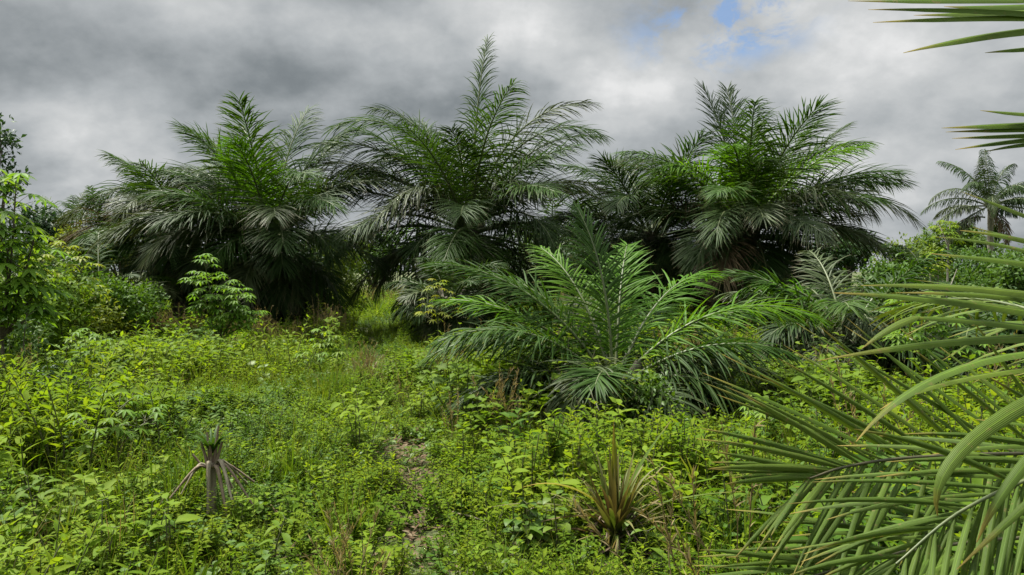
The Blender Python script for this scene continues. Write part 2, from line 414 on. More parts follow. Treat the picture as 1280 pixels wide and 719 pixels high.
def scatter(name, coll, pts, rot, scl, idx, label, cat):
    me = bpy.data.meshes.new(name)
    me.vertices.add(len(pts)); me.vertices.foreach_set('co', np.asarray(pts, np.float32).ravel())
    a = me.attributes.new('rot', 'FLOAT_VECTOR', 'POINT'); a.data.foreach_set('vector', np.asarray(rot, np.float32).ravel())
    a = me.attributes.new('scl', 'FLOAT_VECTOR', 'POINT'); a.data.foreach_set('vector', np.asarray(scl, np.float32).ravel())
    a = me.attributes.new('idx', 'INT', 'POINT'); a.data.foreach_set('value', np.asarray(idx, np.int32))
    o = bpy.data.objects.new(name, me); col.objects.link(o)
    ng = bpy.data.node_groups.new(name, 'GeometryNodeTree')
    ng.interface.new_socket('Geometry', in_out='INPUT', socket_type='NodeSocketGeometry')
    ng.interface.new_socket('Geometry', in_out='OUTPUT', socket_type='NodeSocketGeometry')
    N = ng.nodes.new; L = ng.links.new
    gi = N('NodeGroupInput'); go = N('NodeGroupOutput'); ip = N('GeometryNodeInstanceOnPoints'); ci = N('GeometryNodeCollectionInfo')
    ci.inputs['Collection'].default_value = coll; ci.inputs['Separate Children'].default_value = True; ci.inputs['Reset Children'].default_value = True

    def na(nm, ty):
        n = N('GeometryNodeInputNamedAttribute'); n.data_type = ty; n.inputs['Name'].default_value = nm
        return n.outputs['Attribute']
    e2r = N('FunctionNodeEulerToRotation')
    L(gi.outputs[0], ip.inputs['Points']); L(ci.outputs[0], ip.inputs['Instance']); ip.inputs['Pick Instance'].default_value = True
    L(na('idx', 'INT'), ip.inputs['Instance Index']); L(na('rot', 'FLOAT_VECTOR'), e2r.inputs[0]); L(e2r.outputs[0], ip.inputs['Rotation'])
    L(na('scl', 'FLOAT_VECTOR'), ip.inputs['Scale']); L(ip.outputs[0], go.inputs[0])
    md = o.modifiers.new('scatter', 'NODES'); md.node_group = ng
    o['kind'] = 'stuff'; o['label'] = label; o['category'] = cat
    return o


def field(n, d0, d1, margin=2.5):
    """random points of the ground the camera's side sees, even per square metre"""
    pts = []
    while len(pts) < n:
        y = R.uniform(d0, d1, n); hw = .72 * y + margin; hm = .72 * d1 + margin
        x = R.uniform(-hm, hm, n)
        ok = np.abs(x) < hw
        pts.extend(np.stack([x[ok], y[ok]], -1))
    return np.array(pts[:n])


# the trodden way from the gap between the palms to the camera
PATHP = np.array([gnd(452, 30)[:2], gnd(455, 20)[:2], gnd(470, 13)[:2], gnd(500, 8.5)[:2], gnd(512, 6.3)[:2], gnd(530, 5.2)[:2], gnd(470, 3.2)[:2]])
PATHC = curve_points(np.c_[PATHP, np.zeros(len(PATHP))], 60)[:, :2]


def path_dist(p):
    return np.min(np.linalg.norm(p[:, None] - PATHC[None], axis=2), 1)


def place(p, zoff=0.0):
    return np.c_[p, gh(p[:, 0], p[:, 1]) + zoff]


def rots(n, tilt=.15):
    return np.stack([R.normal(0, tilt, n), R.normal(0, tilt, n), R.random(n) * 2 * PI], -1)


FEATURES = [(690, 7.5, 1.3), (860, 7.6, 1.1), (265, 4.95, .2), (768, 4.3, .3), (148, 5.9, .3), (205, 4.25, .3), (461, 12.6, .5), (945, 6.6, .3), (75, 4.9, .3), (342, 4.4, .25), (452, 6.6, .3), (405, 11.5, .4), (690, 4.3, .25), (800, 4.1, .2)]


def clear_view(p):
    """smaller weeds right before the plants that stand out"""
    f = np.ones(len(p))
    for px, D, r in FEATURES:
        c = gnd(px, D)[:2]; d = p - c
        u = c / np.linalg.norm(c); al = d @ u; la = np.abs(d[:, 0] * u[1] - d[:, 1] * u[0])
        f = np.where((al < .12) & (al > -1.1) & (la < r), np.minimum(f, .6 + .3 * np.clip(-al, 0, 1)), f)
    return f


def mats_(k): return [M[k], M['stem']]


weeds_c = protos('weed_patch', [
    (lambda mb: stems_and_leaves(mb, 14, .27, .36, .055, .30, .030), mats_('weed')),
    (lambda mb: stems_and_leaves(mb, 16, .30, .28, .045, .33, .026), mats_('weed_yellow')),
    (lambda mb: stems_and_leaves(mb, 12, .24, .48, .06, .26, .036), mats_('weed')),
    (lambda mb: stems_and_leaves(mb, 18, .32, .22, .038, .36, .022, lean=.7), mats_('weed_yellow')),
    (lambda mb: stems_and_leaves(mb, 9, .22, .42, .095, .22, .05, prof=LAN, K=4), mats_('weed_deep')),
    (lambda mb: stems_and_leaves(mb, 6, .20, .50, .11, .30, .07, K=4), mats_('broad')),
    (lambda mb: stems_and_leaves(mb, 9, .26, .24, .08, .40, .06, K=4, lean=.8), mats_('vine')),
    (lambda mb: stems_and_leaves(mb, 5, .16, .46, .10, .27, .06, K=4), mats_('pale')),
    (lambda mb: stems_and_leaves(mb, 12, .26, .40, .05, .24, .030, prof=LAN), mats_('weed_deep')),
    (lambda mb: stems_and_leaves(mb, 24, .34, .16, .032, .40, .020, lean=1.0), mats_('weed')),
    (lambda mb: stems_and_leaves(mb, 10, .24, .55, .075, .16, .040, prof=LAN, K=4, up=.6), mats_('weed_yellow')),
    (lambda mb: stems_and_leaves(mb, 7, .22, .34, .13, .30, .08, K=5, lean=.5), mats_('broad')),
])
NCELL = 620
cells = field(NCELL, 1.6, 48, 4)
ctype = R.choice(12, NCELL, p=[.15, .10, .10, .09, .14, .08, .08, .05, .13, .02, .04, .02])
cscale = np.clip(np.exp(R.normal(0, .32, NCELL)), .6, 1.7)
p1 = field(4200, 1.8, 11); p2 = field(9500, 10, 30); p3 = field(2200, 30, 48, 4)
pp = np.concatenate([p1, p2, p3])
near_cell = np.empty(len(pp), int)
for a in range(0, len(pp), 2000):
    q = pp[a:a + 2000] + R.normal(0, .16, pp[a:a + 2000].shape)
    near_cell[a:a + 2000] = np.argmin(((q[:, None] - cells[None]) ** 2).sum(2), 1)
pd = path_dist(pp)
onp = (pp[:, 1] > 4.6) & (pp[:, 1] < 7.6)
keep = ~onp | (pd > .08 + .3 * R.random(len(pp))) | (R.random(len(pp)) < .12)
pp = pp[keep]; pd = pd[keep]; onp = onp[keep]; near_cell = near_cell[keep]; n = len(pp)
idx = np.where(R.random(n) < .66, ctype[near_cell], R.choice(12, n))
lo = lowf(pp[:, 0], pp[:, 1])
s_ = (cscale[near_cell] * (.75 + .4 * lo) * np.exp(R.normal(0, .2, n))).clip(.35, 1.8)
s_ = np.where(idx == 11, np.minimum(s_, .95), s_)
s_ *= np.interp(pd, [0, .35, .8], [.45, .7, 1]) * np.where(pp[:, 1] > 12, 1.1, 1) * clear_view(pp)
sz = s_ * R.uniform(.75, 1.15, n)
under = field(3600, 1.7, 11); under = under[(path_dist(under) > .28) | (R.random(len(under)) < .2)]; nu = len(under)
us = R.uniform(.6, 1.1, nu)
pp = np.concatenate([pp, under]); idx = np.concatenate([idx, R.choice([9, 3, 6, 0], nu)]); s_ = np.concatenate([s_, us]); sz = np.concatenate([sz, us * R.uniform(.6, 1, nu)]); n = len(pp)
scatter('weeds', weeds_c, place(pp), rots(n), np.stack([s_, s_, sz], -1), idx, 'bright yellow green leafy weeds carpeting the clearing', 'weeds')

GM = [M['grass'], M['straw']]
grass_c = protos('grass_tuft', [
    (lambda mb: grass_blades(mb, 70, .16, .42, .0040), GM),
    (lambda mb: grass_blades(mb, 50, .12, .55, .0050, lean=.35), GM),
    (lambda mb: grass_blades(mb, 90, .22, .30, .0035, lean=.7), GM),
    (lambda mb: (grass_blades(mb, 40, .12, .5, .0045), grass_blades(mb, 12, .12, .5, .004, 1)), GM),
    (lambda mb: grass_blades(mb, 26, .09, .5, .0095, sag=1.2), GM),
])
g = np.concatenate([field(900, 1.8, 10), field(2300, 10, 32), field(700, 32, 48, 4)])
gp = path_dist(g); lo = lowf(g[:, 0] * 1.2 + 3, g[:, 1] * 1.1)
k = (R.random(len(g)) < .25 + .9 * (lo - .2)) & (gp > .2)
g = g[k]; lo = lo[k]
def cluster(px, D, r, n):
    c = gnd(px, D)[:2]; return c + R.normal(0, r, (n, 2))
g2 = np.concatenate([cluster(300, 10.5, .8, 90), cluster(335, 11.5, .7, 70), cluster(690, 7.4, .5, 60), cluster(620, 7.8, .4, 40), cluster(640, 9.5, .8, 50), cluster(90, 6.0, .35, 30), cluster(150, 5.2, .3, 26),
                     cluster(960, 7.5, .8, 50), cluster(470, 19, .8, 30), cluster(435, 26, 1.0, 50), cluster(240, 14.5, 2.0, 120), cluster(860, 5.6, .5, 40)])
g = np.concatenate([g, g2]); n = len(g)
s_ = R.uniform(.65, 1.2, n) * np.interp(path_dist(g), [0, .3, .8], [.5, .7, 1]) * clear_view(g)
scatter('grass', grass_c, place(g), rots(n, .1), np.stack([s_, s_, s_ * R.uniform(.8, 1.25, n)], -1), R.choice(5, n, p=[.22, .2, .2, .14, .24]), 'long green grass growing up between the weeds', 'grass')


def seedheads(mb, n=14, r=.2, h=.75):
    grass_blades(mb, 22, r, .5, .004, 1)
    for i in range(n):
        a = R.random() * 2 * PI; q = r * R.random() ** .5
        b = np.array([q * math.cos(a), q * math.sin(a), 0.0]); H = h * R.uniform(.6, 1.1)
        d = nrm(np.array([R.normal(0, .18), R.normal(0, .18), 1]))
        e = nrm(d + np.array([R.normal(0, .25), R.normal(0, .25), -.1]))
        P = np.array([b, b + d * H * .6, b + d * H * .7 + e * H * .3]); mb.tube(P, [.003, .0025, .0015], 3, 1)
        u = R.uniform(.6, 1, 26); B = np.stack([np.interp(u, [0, .6, 1], P[:, j]) for j in range(3)], -1)
        leaves(mb, B, d + R.normal(0, .35, (26, 3)), R.normal(0, 1, (26, 3)), .05, .0035, .4, BLADE, 3, mat=1)


dry_c = protos('seed_grass', [(lambda mb: seedheads(mb), GM), (lambda mb: seedheads(mb, 9, .14, .9), GM)])
dg = np.concatenate([np.stack([R.uniform(-8.6, -4.0, 46), R.normal(16.6, .7, 46)], -1), cluster(455, 34, 2.0, 60), cluster(600, 30, 2.0, 50), cluster(820, 12, 1.2, 12), cluster(560, 11, .7, 10), field(34, 3, 14)])
dg = dg[np.linalg.norm(dg - gnd(265, 4.95)[:2], axis=1) > 1.0]; dg = dg[np.linalg.norm(dg - gnd(850, 7.8)[:2], axis=1) > 1.2]
n = len(dg); s_ = R.uniform(.65, 1.15, n)
scatter('dry_grass', dry_c, place(dg), rots(n, .1), np.stack([s_, s_, s_], -1), R.choice(2, n), 'brown seeding grass along the foot of the palms', 'dry grass')

lit_c = protos('litter_patch', [(lambda mb: leaves(mb, np.c_[R.normal(0, .16, (22, 2)), np.full(22, .02)], np.c_[R.normal(0, 1, (22, 2)), np.full(22, .15)], UP + R.normal(0, .4, (22, 3)), R.uniform(.03, .09, 22), R.uniform(.008, .02, 22), .2, LAN, 3), M['litter']),
                                (lambda mb: leaves(mb, np.c_[R.normal(0, .14, (14, 2)), np.full(14, .03)], np.c_[R.normal(0, 1, (14, 2)), np.full(14, .2)], UP + R.normal(0, .3, (14, 3)), R.uniform(.08, .28, 14), R.uniform(.003, .008, 14), .3, BLADE, 4), M['litter'])])
i_ = R.integers(len(PATHC) // 3, len(PATHC) - 6, 160)
lp = np.concatenate([PATHC[i_] + R.normal(0, .25, (160, 2)), field(300, 1.8, 9), cluster(760, 5.2, .4, 40), cluster(265, 6, .4, 30)])
n = len(lp); s_ = R.uniform(.7, 1.3, n)
scatter('leaf_litter', lit_c, place(lp), rots(n, .05), np.stack([s_, s_, s_], -1), R.choice(2, n, p=[.8, .2]), 'dead brown leaves littering the bare trodden strip', 'leaf litter')


# ======================================================= OIL PALMS
GP = 'mature oil palms beyond the clearing'
palm('broad oil palm behind the yellow green cassava, its topmost frond feathery and upright', 338, 19.5, 300, [
    (60, 86, 3.9, .55, dict(mat='palm_mid', sag=.8)), (130, 80, 3.9, .8, dict(mat='palm_dark')), (170, 76, 3.9, .9, dict(mat='palm_mid')), (30, 78, 3.7, .8, dict(mat='palm_mid')),
    (20, 62, 3.9, 1.0, dict(mat='palm_dark')), (-10, 52, 3.9, 1.2, dict(mat='palm_grey')), (-55, 62, 3.2, 1.3, dict(mat='palm_mid')),
    (-95, 70, 3.0, .8, dict(mat='palm_fresh', sag=.5)), (-70, 36, 3.0, 1.1, dict(mat='palm_grey')), (-125, 34, 3.0, 1.1, dict(mat='palm_dark')),
    (185, 42, 4.2, 1.4, dict(mat='palm_grey')), (205, 30, 4.2, 1.3, dict(mat='palm_grey')), (-35, 25, 2.6, 1.5, dict(mat='palm_dark')),
    (160, 60, 4.2, 1.2, {}), (-140, 25, 3.2, 1.4, dict(mat='palm_grey'))],
    40, 3.55, group=GP, dead=2)
palm('oil palm half hidden at the left end of the palm row, fronds arching left', 232, 21.5, 290, [
    (95, 80, 2.9, 1.1, dict(mat='palm_mid')), (150, 70, 3.0, 1.6, dict(mat='palm_mid', sag=1.2)), (185, 66, 3.2, 1.9, dict(mat='palm_mid', sag=1.3)), (60, 75, 3.2, .9, {}),
    (180, 40, 3.6, 1.3, dict(mat='palm_grey')), (190, 22, 3.7, 1.3, dict(mat='palm_dry')), (200, 10, 3.3, 1.0, {}), (-100, 50, 2.8, 1.6, dict(mat='palm_grey')), (-60, 60, 2.8, 1.4, {})],
    30, 2.7, group=GP, dead=1)
palm('tallest oil palm in the middle, one plume frond rising straight above its crown', 586, 20, 285, [
    (60, 89, 5.4, .30, dict(mat='palm_mid', sag=.9, ll=.85, f0=44, f1=18)), (178, 76, 5.2, 1.75, dict(mat='palm_mid', pw=1.7)), (165, 80, 4.6, 1.2, dict(mat='palm_dark', pw=1.6)),
    (5, 74, 5.0, 1.7, dict(mat='palm_mid', pw=1.7)), (-15, 78, 4.9, 1.4, dict(mat='palm_grey', pw=1.6)), (20, 66, 4.9, 1.2, dict(mat='palm_dark')), (0, 46, 3.9, 1.2, dict(mat='palm_grey')),
    (190, 60, 4.6, 1.2, dict(mat='palm_dark')), (175, 44, 4.6, .8, dict(mat='palm_grey')), (182, 30, 4.4, .7, dict(mat='palm_dark')), (-45, 66, 3.0, 2.0, dict(mat='palm_grey', sag=1.4)),
    (-135, 60, 2.9, 2.0, dict(mat='palm_grey', sag=1.4)), (-100, 80, 3.0, 1.0, dict(mat='palm_dark')), (-90, 25, 3.0, .9, dict(mat='palm_dark')), (-140, 40, 3.4, 1.8, dict(mat='palm_grey')), (-40, 30, 3.2, 1.7, dict(mat='palm_dark')),
    (100, 68, 4.2, 1.0, {}), (140, 64, 4.4, 1.2, {})],
    40, 4.1, group=GP, dead=1)
palm('wide oil palm on the right with a fan of stiff upright fronds', 932, 19, 285, [
    (140, 84, 3.9, .35, dict(mat='palm_dark', sag=.35, ll=.95)), (100, 86, 3.9, .35, dict(mat='palm_dark', sag=.35, ll=.95)), (60, 72, 3.3, .35, dict(mat='palm_dark', sag=.4, ll=.85)), (20, 62, 3.6, .35, dict(mat='palm_dark', sag=.4, ll=.8)), (10, 55, 3.9, .4, dict(mat='palm_dark', sag=.5, ll=.8)),
    (0, 40, 4.2, .9, dict(mat='palm_mid')), (8, 34, 4.3, .7, dict(mat='palm_mid')), (-20, 38, 4.0, 1.4, dict(mat='palm_grey')), (-40, 48, 3.3, 1.7, dict(mat='palm_grey', sag=1.3)), (-75, 12, 2.9, .7, dict(mat='palm_grey', sag=1.2)),
    (-100, 24, 2.8, .9, dict(mat='palm_grey')), (-115, 72, 3.0, 1.3, dict(mat='palm_fresh')), (-150, 60, 3.2, 1.3, dict(mat='palm_fresh')), (-95, 66, 2.6, 1.2, dict(mat='palm_mid')), (-20, 60, 3.3, .9, dict(mat='palm_fresh')),
    (-5, 12, 3.7, .9, dict(mat='palm_dark')), (-30, 10, 3.4, .9, dict(mat='palm_grey')), (-120, -10, 2.6, .8, dict(mat='palm_dry')), (170, 60, 3.6, 1.1, {})],
    40, 3.9, group=GP, dead=2)
palm('oil palm between the tallest palm and the stiff fan palm, brown fronds within', 815, 21, 290, [
    (170, 45, 3.4, .9, dict(mat='palm_mid')), (150, 62, 3.4, .9, dict(mat='palm_mid')), (178, 28, 3.2, .9, dict(mat='palm_dark')), (185, 12, 3.2, .7, dict(mat='palm_dark')), (110, 66, 3.2, .7, {}), (-120, 50, 2.8, 1.5, dict(mat='palm_dark')), (-60, 45, 2.8, 1.6, dict(mat='palm_dry'))],
    28, 2.8, group=GP, dead=4)
palm('squat dark palm with drooping fronds in front of the tallest palm', 562, 16, 375, [
    (175, 35, 1.3, 1.7, {}), (200, 20, 1.1, 1.5, {}), (-120, 20, 1.2, 1.5, {}), (-60, 25, 1.2, 1.6, {})], 26, 1.25, 60, .5, .015, elr=(70, -10), droopr=(.9, 1.9), trunk_r=.18, rr=.03, mats=('palm_dark', 'palm_dark', 'palm_grey'), probs=(.6, .3, .1), name='oil_palm')

# the young palm in the middle ground
palm('young stemless oil palm spreading low in the middle of the clearing', 768, 8.4, 478, [
    (105, 86, 2.1, .45, dict(mat='palm_mid', sag=.6, lifts=(.5, .1, -.3, .3), rag=.1, f0=60, bend=.7)), (-2, 50, 2.5, 1.25, dict(mat='palm_fresh', sag=.6)), (176, 58, 2.5, .95, dict(mat='palm_mid', sag=.5)),
    (190, 38, 2.2, 1.15, dict(mat='palm_mid', sag=.7)), (203, 20, 1.9, .95, dict(mat='palm_dark', sag=.7)), (240, 40, 1.45, 2.2, dict(mat='palm_grey', sag=1.0)), (-8, 26, 2.1, 1.1, dict(mat='palm_grey', sag=1.3)),
    (160, 44, 2.3, .8, dict(mat='palm_fresh', sag=.6)), (150, 60, 2.1, .9, dict(mat='palm_mid', sag=.6)), (75, 72, 2.1, .8, dict(mat='palm_fresh', sag=.5)), (40, 62, 2.3, 1.1, dict(mat='palm_fresh', sag=.6)), (125, 70, 2.1, .8, dict(mat='palm_fresh', sag=.6)),
    (15, 44, 2.5, 1.1, dict(mat='palm_mid', sag=.7)), (183, 12, 1.9, .7, dict(mat='palm_dark', sag=.8)), (-30, 18, 1.7, 1.0, dict(mat='palm_dark', sag=1.1)), (60, 45, 2.2, 1.0, {}), (100, 50, 2.2, 1.0, {}), (140, 35, 2.2, 1.0, {}), (20, 20, 2.2, .9, dict(mat='palm_dark'))],
    8, 1.8, 78, .58, .0125, elr=(45, 10), droopr=(.9, 1.2), trunk_r=.12, rr=.022, K=6, name='young_oil_palm')
palm('low oil palm with pale drooping fronds just right of the young stemless palm', 1058, 11.2, 428, [
    (180, 58, 2.1, 1.9, dict(mat='palm_mid', sag=1.2)), (165, 70, 1.9, 1.7, dict(mat='palm_fresh', sag=1.2)), (-100, 60, 1.5, 2.0, dict(mat='palm_grey', sag=1.3)), (200, 35, 1.7, 1.7, dict(mat='palm_grey', sag=1.3)), (-130, 20, 1.5, 1.4, dict(mat='palm_grey', sag=1.2)),
    (-60, 45, 1.6, 1.8, dict(mat='palm_grey', sag=1.2)), (-20, 60, 2.0, 1.5, dict(mat='palm_dark')), (20, 65, 2.0, 1.2, dict(mat='palm_dark')), (90, 70, 2.0, .9, {})],
    20, 1.85, 66, .6, .0145, elr=(65, -5), droopr=(1.0, 1.9), trunk_r=.16, rr=.03, name='young_oil_palm')
palm('dark young palm low in the thicket below the coconut palm', 1215, 10.5, 455, [
    (190, 40, 1.6, 1.6, {}), (-120, 40, 1.4, 1.8, {}), (-70, 35, 1.4, 1.7, dict(mat='palm_grey'))], 22, 1.8, 60, .52, .0135, elr=(65, -5), droopr=(.9, 1.8), trunk_r=.15, rr=.026, mats=('palm_dark', 'palm_dark', 'palm_grey'), probs=(.5, .3, .2), name='young_oil_palm')
palm('greyish young palm in the shrubs beneath the thin papaya stem', 1165, 17, 385, [(180, 40, 2.0, 1.3, dict(mat='palm_grey')), (-90, 40, 2.0, 1.6, dict(mat='palm_grey'))], 14, 2.1, 50, .6, .02, elr=(70, 5), droopr=(.8, 1.6), trunk_r=.16, rr=.03, name='young_oil_palm')
palm('small grey palm among the shrubs left of the palm row', 128, 18, 375, [(-80, 40, 1.7, 1.8, dict(mat='palm_grey')), (10, 35, 1.8, 1.3, dict(mat='palm_grey'))], 12, 1.8, 46, .55, .018, elr=(70, 5), droopr=(.8, 1.7), trunk_r=.15, rr=.03, name='young_oil_palm')
palm('distant hazy palm showing above the shrubs at the left', 90, 46, 285, [(170, 60, 3.2, 1.6, {}), (20, 60, 3.2, 1.6, {}), (90, 80, 3.0, .8, {})], 16, 3.2, 40, .7, .03, trunk_r=.25, name='oil_palm', K=4)
palm('second distant palm, darker, close to the left edge of the palm row', 128, 40, 292, [(170, 50, 2.8, 1.5, {}), (20, 60, 3.0, 1.6, {})], 16, 3.0, 40, .7, .028, trunk_r=.25, name='oil_palm', K=4)
palm('oil palm far behind the gap between the middle and right palms', 690, 34, 310, [], 24, 3.6, 46, .8, .03, trunk_r=.28, name='oil_palm', K=4)
palm('palm sapling at the left margin, only frond tips leaning into the clearing', -175, 6.3, 455, [(10, 48, 1.05, 1.5, dict(mat='palm_grey')), (-15, 30, .95, 1.3, dict(mat='palm_mid')), (40, 60, .9, 1.0, {})], 6, .8, 34, .38, .010, elr=(75, 30), trunk_r=.07, rr=.014, name='young_oil_palm')

# coconut palm
ck = [(178, 50, 3.0, 1.8, {}), (170, 28, 3.0, 1.3, {}), (186, 4, 2.8, .9, {}), (192, -20, 2.5, .7, {}), (150, 74, 3.0, 1.0, {}), (80, 86, 2.7, .3, dict(mat='palm_mid')), (30, 74, 3.0, 1.1, {}), (0, 52, 3.1, 1.7, {}), (-5, 26, 3.1, 1.3, {}), (-10, 2, 2.8, .8, {}),
      (-80, 60, 2.6, 2.2, {}), (-120, 36, 2.5, 2.0, dict(mat='palm_grey')), (-50, 30, 2.5, 1.9, {}), (-95, -30, 2.1, .9, dict(mat='palm_dry')), (215, 58, 2.8, 1.7, {}), (-30, 60, 2.8, 1.7, {})]
palm('tall coconut palm with ragged arching fronds against the sky at far right', 1238, 33, 258, ck, 6, 2.5, 74, .62, .017, mats=('palm_dark', 'palm_grey', 'palm_mid'), probs=(.45, .4, .15), elr=(70, -10), droopr=(.7, 1.5), trunk_r=.13, rr=.035, name='coconut_palm', tmat='palebark', rag=.12, dead=1, sag=2.3)


# ======================================================= NEAR PALM AT THE RIGHT
def near_palm():
    b = np.array([3.0, 2.7, float(gh(3.0, 2.7))]); top = b + UP * .75
    t = thing('oil_palm', 'closest oil palm, its long leaflets reaching in from the right edge', 'palm', b)
    palm_trunk(t, b, b, top, .25, .22, 24)
    lo = curve_points([top, at(1400, 570, 2.65), at(1280, 567, 2.5), at(1140, 572, 2.34), at(1060, 583, 2.24), at(1012, 598, 2.18)], 30)
    frond(t, b, lo, 36, .68, .0105, .14, .12, 'palm_near', 'rachis_dark', .008, 7, f0=64, f1=18, lifts=(.4, -.3, .05, .2, -.1), tipl=.42, roll=1.0, jit=.11, fold=.8)
    lo2 = curve_points([top - UP * .1, at(1420, 680, 2.45), at(1290, 672, 2.3), at(1130, 690, 2.15), at(1010, 722, 2.05)], 30)
    frond(t, b, lo2, 30, .62, .0095, .25, .12, 'palm_near', 'rachis_dark', .008, 7, f0=40, f1=18, lifts=(.5, 0, -.3), tipl=.55, roll=.5, jit=.12, fold=.8)

    lo3 = curve_points([top + UP * .05, at(1430, 560, 2.05), at(1310, 590, 1.95), at(1200, 640, 1.9), at(1120, 705, 1.85)], 30)
    frond(t, b, lo3, 26, .5, .0085, .3, .2, 'palm_near', 'rachis_green', .007, 7, f0=50, f1=18, lifts=(.6, -.2, .2, -.4), tipl=.5, roll=.8, jit=.14, fold=.8)

    def bez(pts):
        (x0, y0, d0), (x1, y1, d1), (x2, y2, d2) = pts
        p0, p2 = at(x0, y0, d0), at(x2, y2, d2); pm = at(x1, y1, d1); p1 = 2 * pm - .5 * (p0 + p2)
        u = np.linspace(0, 1, 14)[:, None]
        return (1 - u) ** 2 * p0 + 2 * u * (1 - u) * p1 + u * u * p2

    def explicit(rach, lst):
        mb = MB(); prof = PALMLF(np.linspace(0, 1, 14))
        for pts, w, face in lst:
            P = bez(pts); T = nrm(np.gradient(P, axis=0))
            N = np.broadcast_to(np.asarray(face, float), P.shape); S = nrm(np.cross(T, N)); Nn = np.cross(S, T)
            ww = (w * prof)[:, None]
            mb.grid(np.stack([P - S * ww - Nn * ww * .45, P, P + S * ww - Nn * ww * .45], 1)[None], np.array([R.random()]), np.linspace(0, 1, 14))
        o = mb.build('frond', M['palm_near'], t, b)
        r = MB(); r.tube(rach - b, np.linspace(.022, .006, len(rach)), 6); r.build('rachis', M['rachis_green'], o)
    U1 = (.1, -.75, .65); U2 = (0, -.35, .95); U3 = (.1, -.7, .7)
    D = 1.75
    # upright frond just outside the right edge: long leaflets at eye level
    rb = curve_points([top, at(1500, 560, 2.2), at(1420, 420, 1.9), at(1385, 300, 1.8), at(1370, 230, 1.75)], 20)
    explicit(rb, [
        ([(1400, 320, D), (1300, 276, D), (1203, 240, D)], .011, U1), ([(1400, 345, D), (1305, 306, D), (1200, 288, D)], .012, U1), ([(1400, 330, D + .05), (1300, 305, D + .05), (1216, 284, D + .05)], .009, U1),
        ([(1400, 350, D - .03), (1290, 330, D), (1163, 317, D + .05)], .012, U1), ([(1400, 360, D + .1), (1290, 315, D + .1), (1166, 296, D + .1)], .009, U1),
        ([(1410, 388, D), (1240, 362, D - .03), (1076, 357, D - .03)], .012, U1), ([(1410, 415, D), (1230, 381, D - .03), (1042, 366, D - .06)], .014, U1), ([(1410, 395, D + .05), (1270, 372, D), (1120, 366, D)], .010, U1),
        ([(1415, 424, D), (1225, 402, D - .05), (1136, 398, D - .08)], .010, U1), ([(1150, 396, D - .08), (1118, 408, D - .09), (1077, 436, D - .1)], .009, U1),
        ([(1420, 425, D), (1230, 424, D - .05), (1022, 451, D - .1)], .012, U1), ([(1420, 440, D), (1215, 454, D - .12), (1070, 552, D - .2)], .014, U2), ([(1420, 450, D), (1220, 470, D - .1), (1100, 512, D - .15)], .010, U2),
        ([(1420, 445, D - .1), (1228, 540, D - .25), (1172, 645, D - .3)], .016, (-.3, -.8, .4)), ([(1420, 470, D - .1), (1300, 560, D - .25), (1221, 678, D - .3)], .014, (-.3, -.8, .4)), ([(1425, 520, D - .1), (1320, 600, D - .2), (1196, 712, D - .25)], .011, (-.3, -.8, .4)),
    ])
    D = 1.7
    rc = curve_points([top + np.array([.05, .1, 0]), at(1530, 400, 2.2), at(1440, 190, 1.9), at(1400, 60, 1.75), at(1370, -30, 1.65), at(1330, -110, 1.6)], 20)
    explicit(rc, [
        ([(1400, -6, D), (1230, -2, D), (1060, 1, D)], 0.0155, U3), ([(1400, 25, D), (1240, 12, D), (1085, 12, D)], 0.0155, U3), ([(1410, 10, D + .06), (1260, 14, D + .05), (1142, 19, D + .05)], 0.0155, U3), ([(1400, 22, D), (1250, 20, D), (1091, 28, D)], 0.0155, U3),
        ([(1410, 30, D), (1270, 38, D), (1129, 66, D)], 0.0170, U3), ([(1400, 55, D), (1310, 58, D), (1231, 66, D)], 0.0124, U3), ([(1410, 0, D + .1), (1280, 6, D + .1), (1180, 8, D + .1)], 0.0186, U3),
        ([(1410, 150, D + .1), (1300, 143, D + .1), (1225, 138, D + .1)], 0.0109, U3), ([(1410, 150, D + .1), (1290, 154, D + .1), (1177, 160, D + .1)], 0.0139, U3), ([(1410, 160, D + .1), (1300, 160, D + .1), (1182, 165, D + .1)], 0.0124, U3), ([(1410, 165, D + .1), (1290, 168, D + .1), (1190, 173, D + .1)], 0.0109, U3), ([(1410, 165, D + .1), (1300, 172, D + .1), (1194, 187, D + .1)], 0.0109, U3), ([(1410, 180, D + .1), (1320, 176, D + .1), (1230, 190, D + .1)], 0.0109, U3),
    ])
    for az, el in ((-60, 60), (60, 70), (0, 60), (100, 45), (-30, 35), (20, 30)):
        P = curve_angles(top, rad(az), rad(el), 2.6, 1.1)
        frond(t, b, P, 44, .6, .013, .6, .18, 'palm_near', rr=.018, K=5)


near_palm()


# ======================================================= CASSAVA, SHRUBS, TREES
def palmate(mb, B, D, size, mat=0, nl=7, droop=.5):
    """one hand of leaflets at every B, petiole direction D"""
    n = len(B); D = nrm(D)
    Sd = nrm(np.cross(D, UP) + 1e-4); Nn = np.cross(Sd, D)
    rn = R.random(n)
    for j in range(nl):
        a = (j / (nl - 1) - .5) * 2.0 * rad(125)
        ln = size * (1 - .35 * abs(j / (nl - 1) - .5) * 2) * R.uniform(.9, 1.1, n)
        d = D * math.cos(a) + Sd * math.sin(a) - Nn * .15
        leaves(mb, B, d, Nn + R.normal(0, .1, (n, 3)), ln, ln * .13, droop * R.uniform(.6, 1.4, n), LAN, 4, rnd=np.clip(rn + R.normal(0, .08, n), 0, 1), mat=mat)


